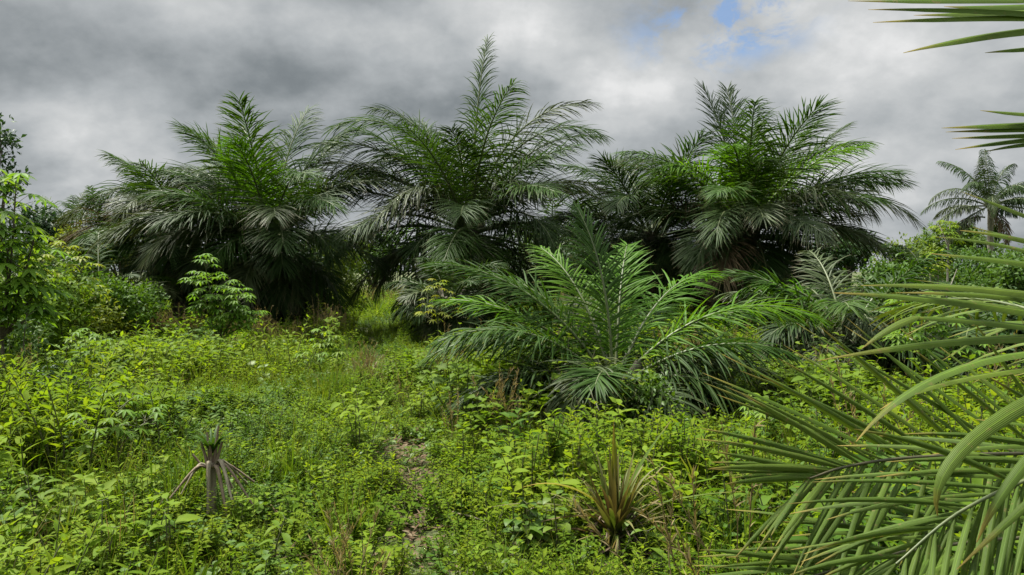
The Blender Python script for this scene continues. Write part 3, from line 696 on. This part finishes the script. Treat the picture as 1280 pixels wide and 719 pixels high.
def cassava(label, px, D, h, tops, size=.17, nleaf=24, mat='cassava', name='cassava_plant', cat='plant', smat='stem', r=.014, group=None, ylow=True, pet=.24, spread=1.0, branch=.45):
    b = gnd(px, D); t = thing(name, label, cat, b, group)
    st = MB(); fo = MB()
    fork = np.array([R.normal(0, .05), R.normal(0, .05), h * branch])
    st.tube(np.array([[0, 0, -.1], fork * .5 + R.normal(0, .02, 3), fork]), [r, r * .9, r * .8], 6)
    for i, (dx, dz) in enumerate(tops):
        tip = np.array([dx, R.normal(0, .15), h * dz])
        mid = (fork + tip) / 2 + np.array([dx * .1, 0, .04])
        P = curve_points([fork, mid, tip], 8)
        st.tube(P, np.linspace(r * .8, r * .35, 8), 5)
        k = nleaf
        u = 1 - .55 * R.random(k) ** 1.4
        Bp = np.stack([np.interp(u, np.linspace(0, 1, 8), P[:, j]) for j in range(3)], -1)
        a = np.arange(k) * 2.39996 + R.random()
        el = np.interp(u, [.4, 1], [-.15, 1.0]) + R.normal(0, .2, k)
        d = np.stack([np.cos(a) * np.cos(el), np.sin(a) * np.cos(el), np.sin(el)], -1)
        pl = pet * R.uniform(.6, 1.15, k) * spread
        E = Bp + d * pl[:, None]
        for q in range(k):
            st.tube(np.array([Bp[q], (Bp[q] + E[q]) / 2 + UP * .01, E[q]]), [.0035, .0028, .002], 3)
        dd = d.copy(); dd[:, 2] = dd[:, 2] * .3 - .25
        palmate(fo, E, dd, size, 0, droop=.6)
    st.build('stem', M[smat], t); fo.build('foliage', M[mat], t)
    return t


def blob_points(n, lobes, shell=.55):
    i = R.integers(0, len(lobes), n)
    c = np.array([l[:3] for l in lobes])[i]; r = np.array([l[3:6] for l in lobes])[i]
    d = nrm(R.normal(0, 1, (n, 3))); q = (shell + (1 - shell) * R.random(n)) * R.uniform(.85, 1.1, n)
    return c + d * r * q[:, None], d


def crown(mb, n, lobes, leaf, wid=.28, per=7, mat=0, sag=.5, prof=OV, K=3, spread=.12, up=.3):
    C, d = blob_points(n, lobes)
    B = np.repeat(C, per, 0) + R.normal(0, spread * .5, (n * per, 3))
    D = np.repeat(d, per, 0) * .6 + R.normal(0, .8, (n * per, 3)) + UP * up * .4
    ln = leaf * R.uniform(.6, 1.2, n * per)
    rn = np.clip(np.repeat(R.random(n), per) + R.normal(0, .15, n * per), 0, 1)
    leaves(mb, B, D, UP * .8 + np.repeat(d, per, 0) * .5 + R.normal(0, .35, (n * per, 3)), ln, ln * wid, sag * R.uniform(.4, 1.5, n * per), prof, K, rnd=rn, mat=mat)


def shrub(label, px, D, w, h, n, leaf, mat='shrub', name='shrub', cat='shrub', wid=.28, nl=9, group=None, per=7, smat='stem', low=.05, sag=.5, prof=OV, stem_name='stem', crown_name='foliage', r=.02, lobes=None):
    b = gnd(px, D); t = thing(name, label, cat, b, group)
    if lobes is None:
        lobes = []
        for i in range(nl):
            a = R.random() * 2 * PI; q = R.random() ** .6 * w * .62; u = R.random()
            z = h * (low + (1 - low) * (.22 + .6 * u)) * (1 - .25 * q / w)
            s = R.uniform(.24, .42)
            lobes.append((q * math.cos(a), q * math.sin(a) * .8, z, w * s, w * s, h * s * .62))
        lobes.append((0, 0, h * .72, w * .35, w * .35, h * .26))
    st = MB(); fo = MB()
    for l in lobes:
        p = np.array(l[:3]); st.tube(curve_points([[R.normal(0, .05), R.normal(0, .05), -.1], p * np.array([.35, .35, .5]) + R.normal(0, .05, 3), p], 7), np.linspace(r, r * .3, 7), 5)
        for k in range(3):
            st.tube(np.array([p * .8, p + nrm(R.normal(0, 1, 3)) * np.array(l[3:6]) * .8]), [r * .35, r * .12], 4)
    crown(fo, n, lobes, leaf, wid, per, 0, sag, prof)
    st.build(stem_name, M[smat], t); fo.build(crown_name, M[mat], t)
    return t


# --- cassava and papaya like plants
cassava('yellow green cassava bush before the broad palm left of the clearing', 272, 13.2, 1.85, [(-.42, .85), (-.15, 1.05), (.12, .9), (.45, .72), (-.3, .55), (.3, .5), (.05, .68), (.62, .5)], .17, 26, 'cassava', r=.018, branch=.3)
cassava('big leafed cassava at the left edge rising above the shrubs', 5, 8.0, 2.9, [(-.15, .96), (.22, .88), (.36, .72), (-.2, .78), (.15, .68), (.38, .54), (0, .58), (-.3, .5), (.25, .42)], .22, 20, 'cassava', r=.022, pet=.26, branch=.35, smat='bark')
cassava('light green cassava under the leaning palm leaflets on the right', 1150, 9.2, 1.3, [(-.25, .95), (.1, 1.0), (.35, .8), (.05, .65), (-.15, .6), (.5, .5)], .15, 18, 'cassava', r=.014)
cassava('thin papaya stem with drooping yellow leaves in front of the coconut palm', 1186, 20, 2.95, [(-.18, 1.0), (.12, .98), (0, .9)], .22, 9, 'cassava_yellow', name='papaya_plant', r=.03, branch=.8, smat='palebark')
cassava('thin stem with a yellow leaf tuft before the right shrubs', 1170, 15, 1.9, [(0, 1.0), (-.15, .9)], .2, 8, 'cassava_yellow', name='papaya_plant', r=.02, branch=.8, smat='palebark')
cassava('slender yellow topped cassava beside the squat dark palm', 552, 14.6, 1.4, [(.0, 1.0), (-.12, .95), (.2, .72), (-.3, .6)], .15, 10, 'cassava_yellow', r=.012, branch=.5)
cassava('cassava seedling with spread hands of leaves among the weeds at left', 148, 5.9, .62, [(0, 1.0), (-.1, .8), (.12, .75)], .12, 9, 'cassava', r=.007, pet=.16)
cassava('bright cassava seedling in the weeds left of the trodden strip', 405, 11.5, .8, [(-.1, 1.0), (.12, .9), (0, .75), (.25, .6), (-.25, .6)], .14, 12, 'cassava', r=.009, pet=.17)
cassava('lone cassava seedling in the grass right of the young palm', 945, 6.6, .45, [(0, 1.0), (.08, .85)], .10, 8, 'cassava', r=.006, pet=.13)
cassava('pale cassava clump in the weeds before the left shrubs', 110, 11.5, .75, [(-.25, .9), (.05, 1.0), (.3, .8), (0, .7)], .15, 12, 'cassava', r=.01, pet=.18)
cassava('yellow green cassava behind the left edge cassava, seen above it', 78, 13, 2.0, [(-.3, .9), (.0, 1.0), (.3, .92), (.15, .75), (-.2, .7), (.45, .62)], .18, 18, 'cassava_yellow', r=.02)

# --- shrubs and trees behind
shrub('dark tree with sparse twigs at the upper left edge', -22, 15, 1.05, 4.9, 230, .12, 'shrub_dark', 'tree', 'tree', .3, per=6, smat='bark', stem_name='trunk', crown_name='crown', r=.06,
      lobes=[(0, 0, 3.2, .7, .6, .9), (.2, 0, 4.0, .5, .45, .5), (.1, .1, 4.65, .5, .4, .35), (.45, -.1, 4.35, .35, .3, .16), (.4, .1, 3.6, .4, .3, .3), (.3, 0, 2.4, .7, .6, .7), (-.4, 0, 4.4, .6, .5, .6)])
shrub('yellow green shrub under the distant palms at left', 105, 22, 1.7, 3.3, 700, .15, 'shrub_yellow')
shrub('green shrub thicket between the left cassava and the palm row', 55, 16, 1.6, 2.5, 800, .12, 'shrub')
shrub('rounded dark shrub at the foot of the left shrubs', 150, 16.5, 1.3, 1.6, 600, .11, 'shrub')
shrub('bright small shrub at the edge of the clearing below the grey palm', 95, 14.5, 1.2, 1.15, 480, .10, 'shrub_yellow')
shrub('narrow leaved shrub at the left edge below the big leafed cassava', -5, 10.5, 1.0, 1.35, 520, .11, 'shrub', wid=.2, prof=LAN)
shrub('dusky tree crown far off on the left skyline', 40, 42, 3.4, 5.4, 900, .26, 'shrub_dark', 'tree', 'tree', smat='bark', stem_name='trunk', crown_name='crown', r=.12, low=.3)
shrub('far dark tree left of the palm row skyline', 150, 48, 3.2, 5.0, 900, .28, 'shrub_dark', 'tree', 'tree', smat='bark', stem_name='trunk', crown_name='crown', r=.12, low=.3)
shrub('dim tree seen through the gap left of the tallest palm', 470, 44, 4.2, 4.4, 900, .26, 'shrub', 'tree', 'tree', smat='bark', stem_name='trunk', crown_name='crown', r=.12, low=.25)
shrub('yellow green bush in the gap behind the tallest palm', 425, 27, 1.8, 3.3, 650, .15, 'shrub_yellow')
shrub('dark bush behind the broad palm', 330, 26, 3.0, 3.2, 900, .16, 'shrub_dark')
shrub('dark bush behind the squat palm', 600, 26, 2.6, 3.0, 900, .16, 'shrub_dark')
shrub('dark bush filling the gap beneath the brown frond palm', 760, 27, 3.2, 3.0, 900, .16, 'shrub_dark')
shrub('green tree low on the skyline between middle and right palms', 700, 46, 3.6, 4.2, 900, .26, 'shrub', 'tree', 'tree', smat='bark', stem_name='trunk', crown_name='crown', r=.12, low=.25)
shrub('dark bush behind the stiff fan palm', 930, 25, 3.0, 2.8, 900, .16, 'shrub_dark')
shrub('yellow green tree right of the stiff fan palm', 1135, 24, 1.6, 3.0, 800, .14, 'shrub_yellow', 'tree', 'tree', smat='palebark', stem_name='trunk', crown_name='crown', r=.05)
shrub('leafy shrub below the coconut palm', 1210, 25, 2.2, 2.6, 900, .14, 'shrub')
shrub('large shrub at the right edge beneath the coconut palm', 1290, 23, 2.2, 2.6, 900, .14, 'shrub')
shrub('mid green shrub behind the light green cassava', 1130, 14.5, 1.5, 1.9, 800, .12, 'shrub')
shrub('shrub at the right edge behind the leaning leaflets', 1265, 14, 1.6, 2.1, 800, .12, 'shrub')
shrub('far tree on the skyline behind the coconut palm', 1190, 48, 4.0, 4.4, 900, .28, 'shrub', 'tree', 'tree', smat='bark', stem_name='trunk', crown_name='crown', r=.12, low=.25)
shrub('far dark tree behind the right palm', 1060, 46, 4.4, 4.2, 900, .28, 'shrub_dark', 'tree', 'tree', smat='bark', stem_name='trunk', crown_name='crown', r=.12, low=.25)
shrub('glossy dark leaved bush at the foot of the young stemless palm', 812, 7.6, .48, .78, 330, .085, 'vine', wid=.27, sag=1.4, per=6, r=.01)
shrub('dark leafy weed bush at left below the sapling stem', 72, 8.2, .55, .62, 330, .085, 'shrub_dark', wid=.24, prof=LAN, per=6, r=.008)
shrub('low dark bush under the right fronds of the young palm', 900, 8.6, .7, .6, 330, .07, 'shrub', per=6, r=.008)
shrub('dark bush in the shade under the low palm on the right', 1075, 11, 1.2, .7, 500, .09, 'shrub_dark', per=6, r=.01)


shrub('dark thicket shrub at the right edge of the clearing', 1195, 10.6, 1.3, 1.35, 700, .10, 'shrub', per=6, r=.012)
shrub('shaded thicket shrub at the far right behind the closest palm', 1300, 10, 1.3, 1.5, 700, .10, 'shrub_dark', per=6, r=.012)
shrub('low leafy shrub between the low palm and the light green cassava', 1118, 10.4, .8, .8, 420, .085, 'shrub', per=6, r=.01)

shrub('full bright green bush behind the left sapling', 40, 12.5, 1.5, 1.9, 900, .11, 'broad', per=6, r=.012)
shrub('rounded green bush between the left bush and the small grey palm', 118, 15.5, 1.4, 1.7, 800, .11, 'weed_deep', per=6, r=.012)

# --- bare branched shrub
def bare_shrub():
    b = gnd(1160, 11.5); t = thing('bare_shrub', 'leafless pale branching stems in the right thicket', 'shrub', b)
    mb = MB()
    for a in ([(0, 0, -.1), (.02, 0, .5), (-.12, .05, .95), (-.3, 0, 1.25)], [(0, 0, .3), (.15, 0, .75), (.45, .05, 1.15), (.8, .1, 1.45)], [(.02, 0, .5), (.1, 0, 1.0), (.05, .05, 1.7)], [(.2, 0, .8), (.25, 0, 1.2), (.45, 0, 1.75)], [(-.12, .05, .95), (-.1, 0, 1.3), (-.18, 0, 1.65)], [(.45, .05, 1.15), (.62, 0, 1.16), (.95, 0, 1.2)]):
        P = curve_points(a, 10) ; mb.tube(P, np.linspace(.016, .006, 10), 5)
    mb.build('branch', M['palebark'], t)


bare_shrub()


def sapling(label, px, D, h, mat, n, leaf):
    b = gnd(px, D); t = thing('sapling', label, 'sapling', b)
    st = MB(); P = curve_points([[0, 0, -.1], [.03, 0, h * .35], [-.02, .02, h * .7], [.03, 0, h]], 12); st.tube(P, np.linspace(.012, .004, 12), 5)
    fo = MB(); u = R.uniform(.35, 1, n); B = np.stack([np.interp(u, np.linspace(0, 1, 12), P[:, j]) for j in range(3)], -1)
    d = nrm(R.normal(0, 1, (n, 3)) * np.array([1, 1, .5]))
    E = B + d * R.uniform(.04, .2, n)[:, None]
    for q in range(n): st.tube(np.array([B[q], E[q]]), [.003, .0015], 3)
    per = 5
    Bs = np.repeat(E, per, 0) + R.normal(0, .03, (n * per, 3))
    ln = leaf * R.uniform(.6, 1.2, n * per)
    leaves(fo, Bs, np.repeat(d, per, 0) + R.normal(0, .5, (n * per, 3)), UP + R.normal(0, .3, (n * per, 3)), ln, ln * .28, .8)
    st.build('stem', M['bark'], t); fo.build('foliage', M[mat], t)


sapling('slim dark stemmed sapling at the left margin', 30, 7.6, 1.25, 'shrub', 30, .07)


# --- single weeds that stand out in the foreground
def weed(label, px, D, h, stems, leaf, wid, gap, mat='broad', sag=.9, prof=OV, r=.08, lean=.3, name='broadleaf_weed', cat='weed', K=5, up=.3):
    b = gnd(px, D); t = thing(name, label, cat, b)
    st = MB(); fo = MB(); both = MB()
    for i in range(stems):
        a = R.random() * 2 * PI; q = r * R.random() ** .5
        p0 = np.array([q * math.cos(a), q * math.sin(a), -.05]); H = h * R.uniform(.75, 1.05)
        d = nrm(np.array([math.cos(a) * lean * R.random(), math.sin(a) * lean * R.random(), 1]))
        P = curve_points([p0, p0 + d * H * .5, p0 + d * H * .95 + R.normal(0, .03, 3)], 8)
        st.tube(P, np.linspace(.006, .003, 8), 5)
        k = max(3, int(H / gap)); u = np.linspace(.3, 1, k)
        Bp = np.stack([np.interp(u, np.linspace(0, 1, 8), P[:, j]) for j in range(3)], -1)
        ph = np.arange(k) * PI / 2 + R.random() * 6 + R.normal(0, .15, k)
        Bs = np.concatenate([Bp, Bp]); ps = np.concatenate([ph, ph + PI]); uu = np.concatenate([u, u])
        D_ = np.stack([np.cos(ps), np.sin(ps), up + R.normal(0, .15, 2 * k)], -1)
        E = Bs + nrm(D_) * .03
        for w in range(2 * k): st.tube(np.array([Bs[w], E[w]]), [.002, .0015], 3)
        ln = leaf * R.uniform(.75, 1.12, 2 * k) * np.where(uu > .92, .65, 1)
        leaves(fo, E, D_, UP + R.normal(0, .15, (2 * k, 3)), ln, ln * wid, sag * R.uniform(.6, 1.3, 2 * k), prof, K)
    st.build('stem', M['stem'], t); fo.build('foliage', M[mat], t)


W_ = [('large pale broadleaf weed at the bottom left, biggest leaves there', 205, 4.25, .5, 4, .15, .33, .13, 'pale'),
      ('pale broadleaf weed just left of the biggest leaved one', 128, 4.2, .42, 3, .13, .33, .12, 'pale'),
      ('bright broad leaved seedling cut by the bottom edge below the trodden strip', 437, 3.95, .36, 2, .17, .36, .14, 'pale'),
      ('tall pale weed in the middle of the clearing left of the trodden strip', 452, 6.6, .72, 5, .12, .33, .09, 'pale'),
      ('drooping narrow leaved weed in the lower left, standing alone', 342, 4.4, .46, 1, .12, .17, .045, 'broad'),
      ('leafy green weed right behind the dead cut stalk', 285, 6.9, .5, 4, .09, .3, .08, 'broad'),
      ('broadleaf weed with round leaves below the tufted strap plant', 690, 4.3, .4, 5, .11, .42, .09, 'vine'),
      ('single stemmed weed with one big oval leaf under the strap plant', 800, 4.1, .28, 2, .15, .27, .12, 'vine'),
      ('pale leafed weed right of the strap plant', 905, 5.2, .5, 4, .11, .33, .09, 'pale'),
      ('dark round leaved weed at the bottom beside the strap plant', 650, 4.2, .34, 5, .10, .42, .08, 'vine'),
      ('bushy pale weed in the left middle of the clearing', 205, 9.0, .62, 7, .11, .3, .09, 'pale'),
      ('bright weed at the edge of the young palm fronds', 520, 8.4, .5, 6, .10, .3, .08, 'pale'),
      ('weed with lance leaves at the left margin bottom', 30, 4.6, .5, 4, .12, .2, .07, 'broad'),
      ('yellow green weed below the right hand fronds', 985, 5.4, .42, 5, .1, .34, .08, 'pale'),
      ('fresh green weed beside the cassava seedling at left', 190, 6.4, .5, 5, .1, .28, .08, 'broad')]
for (lb, px, D, h, s, lf, wd, gp_, mt) in W_:
    weed(lb, px, D, h, s, lf, wd, gp_, mt, prof=LAN if wd < .22 else OV)


# --- yellow pinnate weed
def pinnate_weed():
    b = gnd(75, 4.9); t = thing('pinnate_weed', 'yellowing weed with rows of paired leaflets at lower left', 'weed', b)
    st = MB(); fo = MB()
    for a, el, L in ((175, 60, .5), (10, 62, .5), (-60, 58, .42), (120, 66, .5), (60, 55, .45)):
        P = curve_angles(np.zeros(3), rad(a), rad(el), L, 1.5, K=14)
        P = np.cumsum(np.vstack([[0, 0, 0], np.diff(P, axis=0)]), 0)
        st.tube(P, np.linspace(.004, .0015, 14), 4)
        for sd in (-1, 1):
            u = np.linspace(.35, 1, 11); B = np.stack([np.interp(u, np.linspace(0, 1, 14), P[:, j]) for j in range(3)], -1)
            T = nrm(np.gradient(B, axis=0)); S = nrm(np.cross(T, UP)) * sd
            leaves(fo, B, S + T * .3, UP + R.normal(0, .1, (11, 3)), .055, .012, 1.0, LAN, 4)
    st.build('stem', M['stem'], t); fo.build('foliage', M['yellowing'], t)


pinnate_weed()


# --- dead cut stalk with dry leaf stalks bent down and a green tuft on top
def dead_stalk():
    b = gnd(265, 4.95); t = thing('dead_palm_stump', 'grey dead palm seedling stump with dry bent down stalks', 'stump', b)
    m = MB(); h = .37
    m.tube(np.array([[0, 0, -.15], [.005, 0, h * .4], [0, 0, h * .8], [-.005, 0, h]]), [.027, .025, .022, .026], 9)
    for k in range(4): m.tube(np.array([[.023 * math.cos(k * 1.6), .023 * math.sin(k * 1.6), .05], [.023 * math.cos(k * 1.6), .023 * math.sin(k * 1.6), h + .03 * k]]), [.008, .005], 5)
    m.build('trunk', M['deadwood'], t)
    for i, (a, l, dz, mt) in enumerate(((-8, .30, -.30, 'darkdead'), (-28, .25, -.27, 'deadwood'), (15, .2, -.25, 'deadwood'), (185, .20, -.10, 'darkdead'), (200, .24, -.2, 'deadwood'), (170, .18, -.02, 'darkdead'), (-95, .12, -.36, 'deadwood'), (215, .30, -.3, 'darkdead'), (-45, .26, -.30, 'darkdead'), (-5, .18, -.14, 'darkdead'), (30, .26, -.2, 'darkdead'))):
        a = rad(a); d = np.array([math.cos(a), math.sin(a), 0]); s = MB()
        P = curve_points([d * .02 + UP * (h - .03), d * (.35 * l) + UP * (h + R.uniform(-.03, .02)), d * l * .85 + UP * (h + dz * .8) + R.normal(0, .035, 3)], 9)
        T = nrm(np.gradient(P, axis=0)); S = nrm(np.cross(T, UP)); w = np.interp(np.linspace(0, 1, 9), [0, .3, 1], [.020, .018, .008])[:, None]
        Nn = np.cross(S, T)
        V = np.stack([P - S * w, P - Nn * .008 - S * w * .3, P - Nn * .008 + S * w * .3, P + S * w, P + Nn * .006], 1)
        s.grid(V[None], np.array([.5]), np.linspace(0, 1, 9), 0, True)
        s.build('leaf_stalk', M[mt], t)
    g_ = MB()
    for (x, dd, L) in ((-.05, (-.35, 0, 1), .15), (-.02, (-.12, 0, 1), .2), (.02, (.1, .1, 1), .24), (.04, (.35, 0, 1), .14), (0, (0, -.3, 1), .15)):
        q = nrm(np.array(dd, float)); g_.tube(np.array([[x * .5, 0, h - .03], np.array([x * .5, 0, h]) + q * L]), [.016, .006], 5)
    g_.build('stub', M['darkdead'], t)
    f = MB(); n = 34; a = R.random(n) * 6.28
    leaves(f, np.tile([0, 0, h + .06], (n, 1)), np.stack([np.cos(a) * .5, np.sin(a) * .5, np.ones(n)], -1), np.stack([np.cos(a), np.sin(a), np.full(n, .3)], -1), R.uniform(.12, .30, n), .010, 1.0, BLADE, 5)
    f.build('green_shoot', M['palm_mid'], t)


dead_stalk()


# --- tuft of strap leaves, red brown, in the foreground
def strap_plant(label, px, D, n, L, w, mats, arch=(), name='strap_leaf_plant', spread=.75, h0=.0):
    b = gnd(px, D); t = thing(name, label, 'plant', b)
    mb = MB()
    a = np.arange(n) * 2.39996; u = (np.arange(n) + .5) / n
    el = np.radians(88 - 58 * spread * u + R.normal(0, 6, n))
    d = np.stack([np.cos(a) * np.cos(el), np.sin(a) * np.cos(el), np.sin(el)], -1)
    B = np.stack([np.cos(a) * .03, np.sin(a) * .03, h0 - .03 - u * min(.1, h0 * .5)], -1)
    Nn = np.stack([-np.cos(a) * np.sin(el), -np.sin(a) * np.sin(el), np.cos(el)], -1)
    leaves(mb, B, d, Nn, L * R.uniform(.65, 1.05, n), w * R.uniform(.7, 1.2, n), .5 * R.uniform(.1, 2.2, n), lambda x: np.interp(x, [0, .2, .6, 1], [.8, 1, .72, .04]), 7, fold=.45)
    mb.build('leaf_rosette', mats[0], t)
    for (az, e, l, dr, ww, mk) in arch:
        P = curve_angles(b + UP * h0, rad(az), rad(e), l, dr, K=12) - b
        T = nrm(np.gradient(P, axis=0)); S = nrm(np.cross(T, UP)); Nn = np.cross(S, T)
        wv = (ww * np.interp(np.linspace(0, 1, 12), [0, .25, .6, 1], [.6, 1, .8, .06]))[:, None]
        x = MB(); x.grid(np.stack([P - S * wv + Nn * wv * .6, P, P + S * wv + Nn * wv * .6], 1)[None], np.array([R.random()]), np.linspace(0, 1, 12))
        x.build('long_leaf', M[mk], t)
    if h0 > .1:
        s = MB(); s.tube(np.array([[0, 0, -.1], [0, 0, h0 * .5], [0, 0, h0]]), [.05, .045, .035], 8)
        for k in range(14):
            aa = k * 2.4; z = h0 * (k + 1) / 15; dd = np.array([math.cos(aa), math.sin(aa), 0])
            s.tube(np.array([dd * .03 + UP * z, dd * .1 + UP * (z + .05), dd * .2 + UP * (z - .06)]), [.012, .009, .003], 4)
        s.build('stem', M['darkdead'], t)


strap_plant('tufted strap leaf plant with red brown blades in the foreground centre', 768, 4.3, 84, .46, .018, [M['strap_red']], [
    (172, 48, .62, 1.2, .013, 'yellowing'), (178, 18, .75, .5, .012, 'strap_red'), (20, 62, .66, .25, .019, 'palm_near'), (-12, 24, .75, .3, .014, 'palm_near'), (2, 30, .85, .45, .012, 'grass'), (190, 12, .6, .6, .011, 'strap_red'), (90, 88, .56, .05, .02, 'yellowing')], h0=.17, spread=1.0)
strap_plant('small spiky strap plant on the trodden strip before the gap', 461, 12.6, 16, .62, .014, [M['strap_red']], spread=.9)
strap_plant('dark strap leaf tuft in the weeds at left', 143, 8.2, 14, .55, .014, [M['strap_red']], spread=.9)
strap_plant('broad bladed green tuft in the gap between the palms', 470, 25, 26, 1.3, .035, [M['grass']], spread=.7)
strap_plant('second green blade tuft deep in the gap, nearer the broad palm', 447, 27, 22, 1.1, .035, [M['grass']], spread=.7)

# --- fallen dry stick beside the strip
tagk = MB(); P = curve_points([gnd(560, 5.2) + UP * .06, gnd(585, 4.9) + UP * .1, gnd(625, 4.7) + UP * .08, gnd(668, 4.5) + UP * .2], 12); tagk.tube(P, np.linspace(.007, .004, 12), 5)
c0 = P.mean(0)
sk = tagk.build('dead_stick', M['deadwood'], None, c0); sk.location = Vector(c0)
tag(sk, label='thin dry stick lying in the weeds left of the strap plant', category='stick')


# ======================================================= SKY, LIGHT, CAMERA
SUN_EL, SUN_AZ = rad(64), rad(152)
sd = Vector((math.cos(SUN_EL) * math.cos(SUN_AZ), math.cos(SUN_EL) * math.sin(SUN_AZ), math.sin(SUN_EL)))
lamp = bpy.data.lights.new('sun', 'SUN'); lamp.energy = 4.6; lamp.angle = rad(6); lamp.color = (1, .955, .88)
lo = bpy.data.objects.new('sun', lamp); col.objects.link(lo); lo.rotation_euler = sd.to_track_quat('Z', 'Y').to_euler(); lo.location = (0, -5, 30)

w = bpy.data.worlds.new('World'); sc.world = w
nt, N, Lk = nodes(w)
out = N('ShaderNodeOutputWorld'); bg = N('ShaderNodeBackground'); bg.inputs[1].default_value = .1
sky = N('ShaderNodeTexSky'); sky.sky_type = 'NISHITA'; sky.sun_disc = False; sky.sun_elevation = SUN_EL; sky.sun_rotation = math.atan2(sd.x, sd.y)
tc = N('ShaderNodeTexCoord'); D_ = tc.outputs['Generated']


def mth(op, a, b=None, c=None, clamp=False):
    n = N('ShaderNodeMath'); n.operation = op; n.use_clamp = clamp
    for i, x in enumerate((a, b, c)):
        if x is None: continue
        if isinstance(x, (int, float)): n.inputs[i].default_value = x
        else: Lk(x, n.inputs[i])
    return n.outputs[0]


def vec(op, a, b=None):
    n = N('ShaderNodeVectorMath'); n.operation = op
    for i, x in enumerate((a, b)):
        if x is None: continue
        if isinstance(x, tuple): n.inputs[i].default_value = x
        else: Lk(x, n.inputs[i])
    return n


def noise(v, scale, detail=6, rough=.55, dist=0.0):
    n = N('ShaderNodeTexNoise'); n.inputs['Scale'].default_value = scale; n.inputs['Detail'].default_value = detail; n.inputs['Roughness'].default_value = rough; n.inputs['Distortion'].default_value = dist
    Lk(v, n.inputs['Vector']); return n


def smooth(x, a, b, lo=0.0, hi=1.0):
    n = N('ShaderNodeMapRange'); n.interpolation_type = 'SMOOTHSTEP'
    for i, q in enumerate((a, b, lo, hi)): n.inputs[i + 1].default_value = q
    Lk(x, n.inputs[0]); return n.outputs[0]


sp = N('ShaderNodeSeparateXYZ'); Lk(D_, sp.inputs[0])
z = mth('MAXIMUM', sp.outputs[2], 0.0)
zz = mth('ADD', z, .55)
cb = N('ShaderNodeCombineXYZ'); Lk(mth('DIVIDE', sp.outputs[0], zz), cb.inputs[0]); Lk(mth('DIVIDE', sp.outputs[1], zz), cb.inputs[1])
uv = cb.outputs[0]
wn = noise(uv, 3, 5, .6)
wv = vec('SCALE', vec('SUBTRACT', wn.outputs['Color'], (.5, .5, .5)).outputs[0]); wv.inputs['Scale'].default_value = .16
DW = vec('ADD', D_, wv.outputs[0]).outputs[0]


def blob(px, py, rx, ry, wgt):
    d = np.array([(px - 640) / F, 1, (HZ - py) / F]); d /= np.linalg.norm(d)
    v = vec('MULTIPLY', vec('SUBTRACT', DW, tuple(d)).outputs[0], (F / rx, 2.0, F / ry))
    l = vec('LENGTH', v.outputs[0]).outputs['Value']
    return smooth(l, 0, 1, wgt, 0)


n1 = noise(uv, 2.3, 10, .56, 0.0).outputs[0]
n2 = noise(uv, 7, 8, .55, 0.0).outputs[0]
B = mth('MULTIPLY_ADD', mth('SUBTRACT', n1, .5), 1.5, .61)
B = mth('MULTIPLY_ADD', mth('SUBTRACT', n2, .5), .7, B)
for q in ((200, 110, 330, 130, -.22), (60, 60, 260, 120, -.06), (440, 110, 260, 110, -.16), (350, 20, 220, 60, .12), (95, 195, 130, 60, .24), (620, 30, 160, 110, .28), (790, 120, 120, 90, .2), (640, 130, 200, 60, -.12), (960, 60, 300, 130, .18),
          (1080, 130, 260, 140, .06), (770, 60, 110, 70, -.06), (1130, 240, 160, 50, -.05), (90, 250, 160, 40, -.12)):
    B = mth('ADD', B, blob(*q))
cr = rampnode(nt, [(0, (.13, .15, .165)), (.3, (.215, .24, .255)), (.6, (.40, .425, .44)), (.85, (.58, .595, .60)), (1.0, (.74, .745, .745))])
Lk(B, cr.inputs[0])
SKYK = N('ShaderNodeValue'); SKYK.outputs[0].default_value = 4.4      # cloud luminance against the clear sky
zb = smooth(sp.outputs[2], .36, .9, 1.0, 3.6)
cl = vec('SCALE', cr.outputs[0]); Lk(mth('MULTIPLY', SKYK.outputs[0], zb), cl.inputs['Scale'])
hole = mth('MULTIPLY', blob(905, 42, 150, 62, 1.9), smooth(noise(uv, 13, 8, .65, .3).outputs[0], .42, .64), clamp=True)
hole = mth('MULTIPLY', hole, .8)
mxn = N('ShaderNodeMix'); mxn.data_type = 'RGBA'
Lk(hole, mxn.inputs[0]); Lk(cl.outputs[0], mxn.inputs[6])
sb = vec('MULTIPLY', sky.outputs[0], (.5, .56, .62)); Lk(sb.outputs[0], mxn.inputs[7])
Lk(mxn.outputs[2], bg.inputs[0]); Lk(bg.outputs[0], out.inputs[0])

cam = bpy.data.cameras.new('camera'); co = bpy.data.objects.new('camera', cam); col.objects.link(co)
co.location = (0, 0, CH); co.rotation_euler = (PI / 2, 0, 0)
cam.sensor_width = 36; cam.lens = 36 * F / 1280; cam.shift_y = -(359.5 - HZ) / 1280 ; cam.clip_end = 20000; cam.clip_start = .02
sc.camera = co
sc.view_settings.view_transform = 'Standard'; sc.view_settings.look = 'None'; sc.view_settings.gamma = 1; sc.view_settings.exposure = 1.3
sc.cycles.max_bounces = 6; sc.cycles.diffuse_bounces = 3; sc.cycles.glossy_bounces = 2; sc.cycles.transmission_bounces = 4; sc.cycles.caustics_reflective = False; sc.cycles.caustics_refractive = False
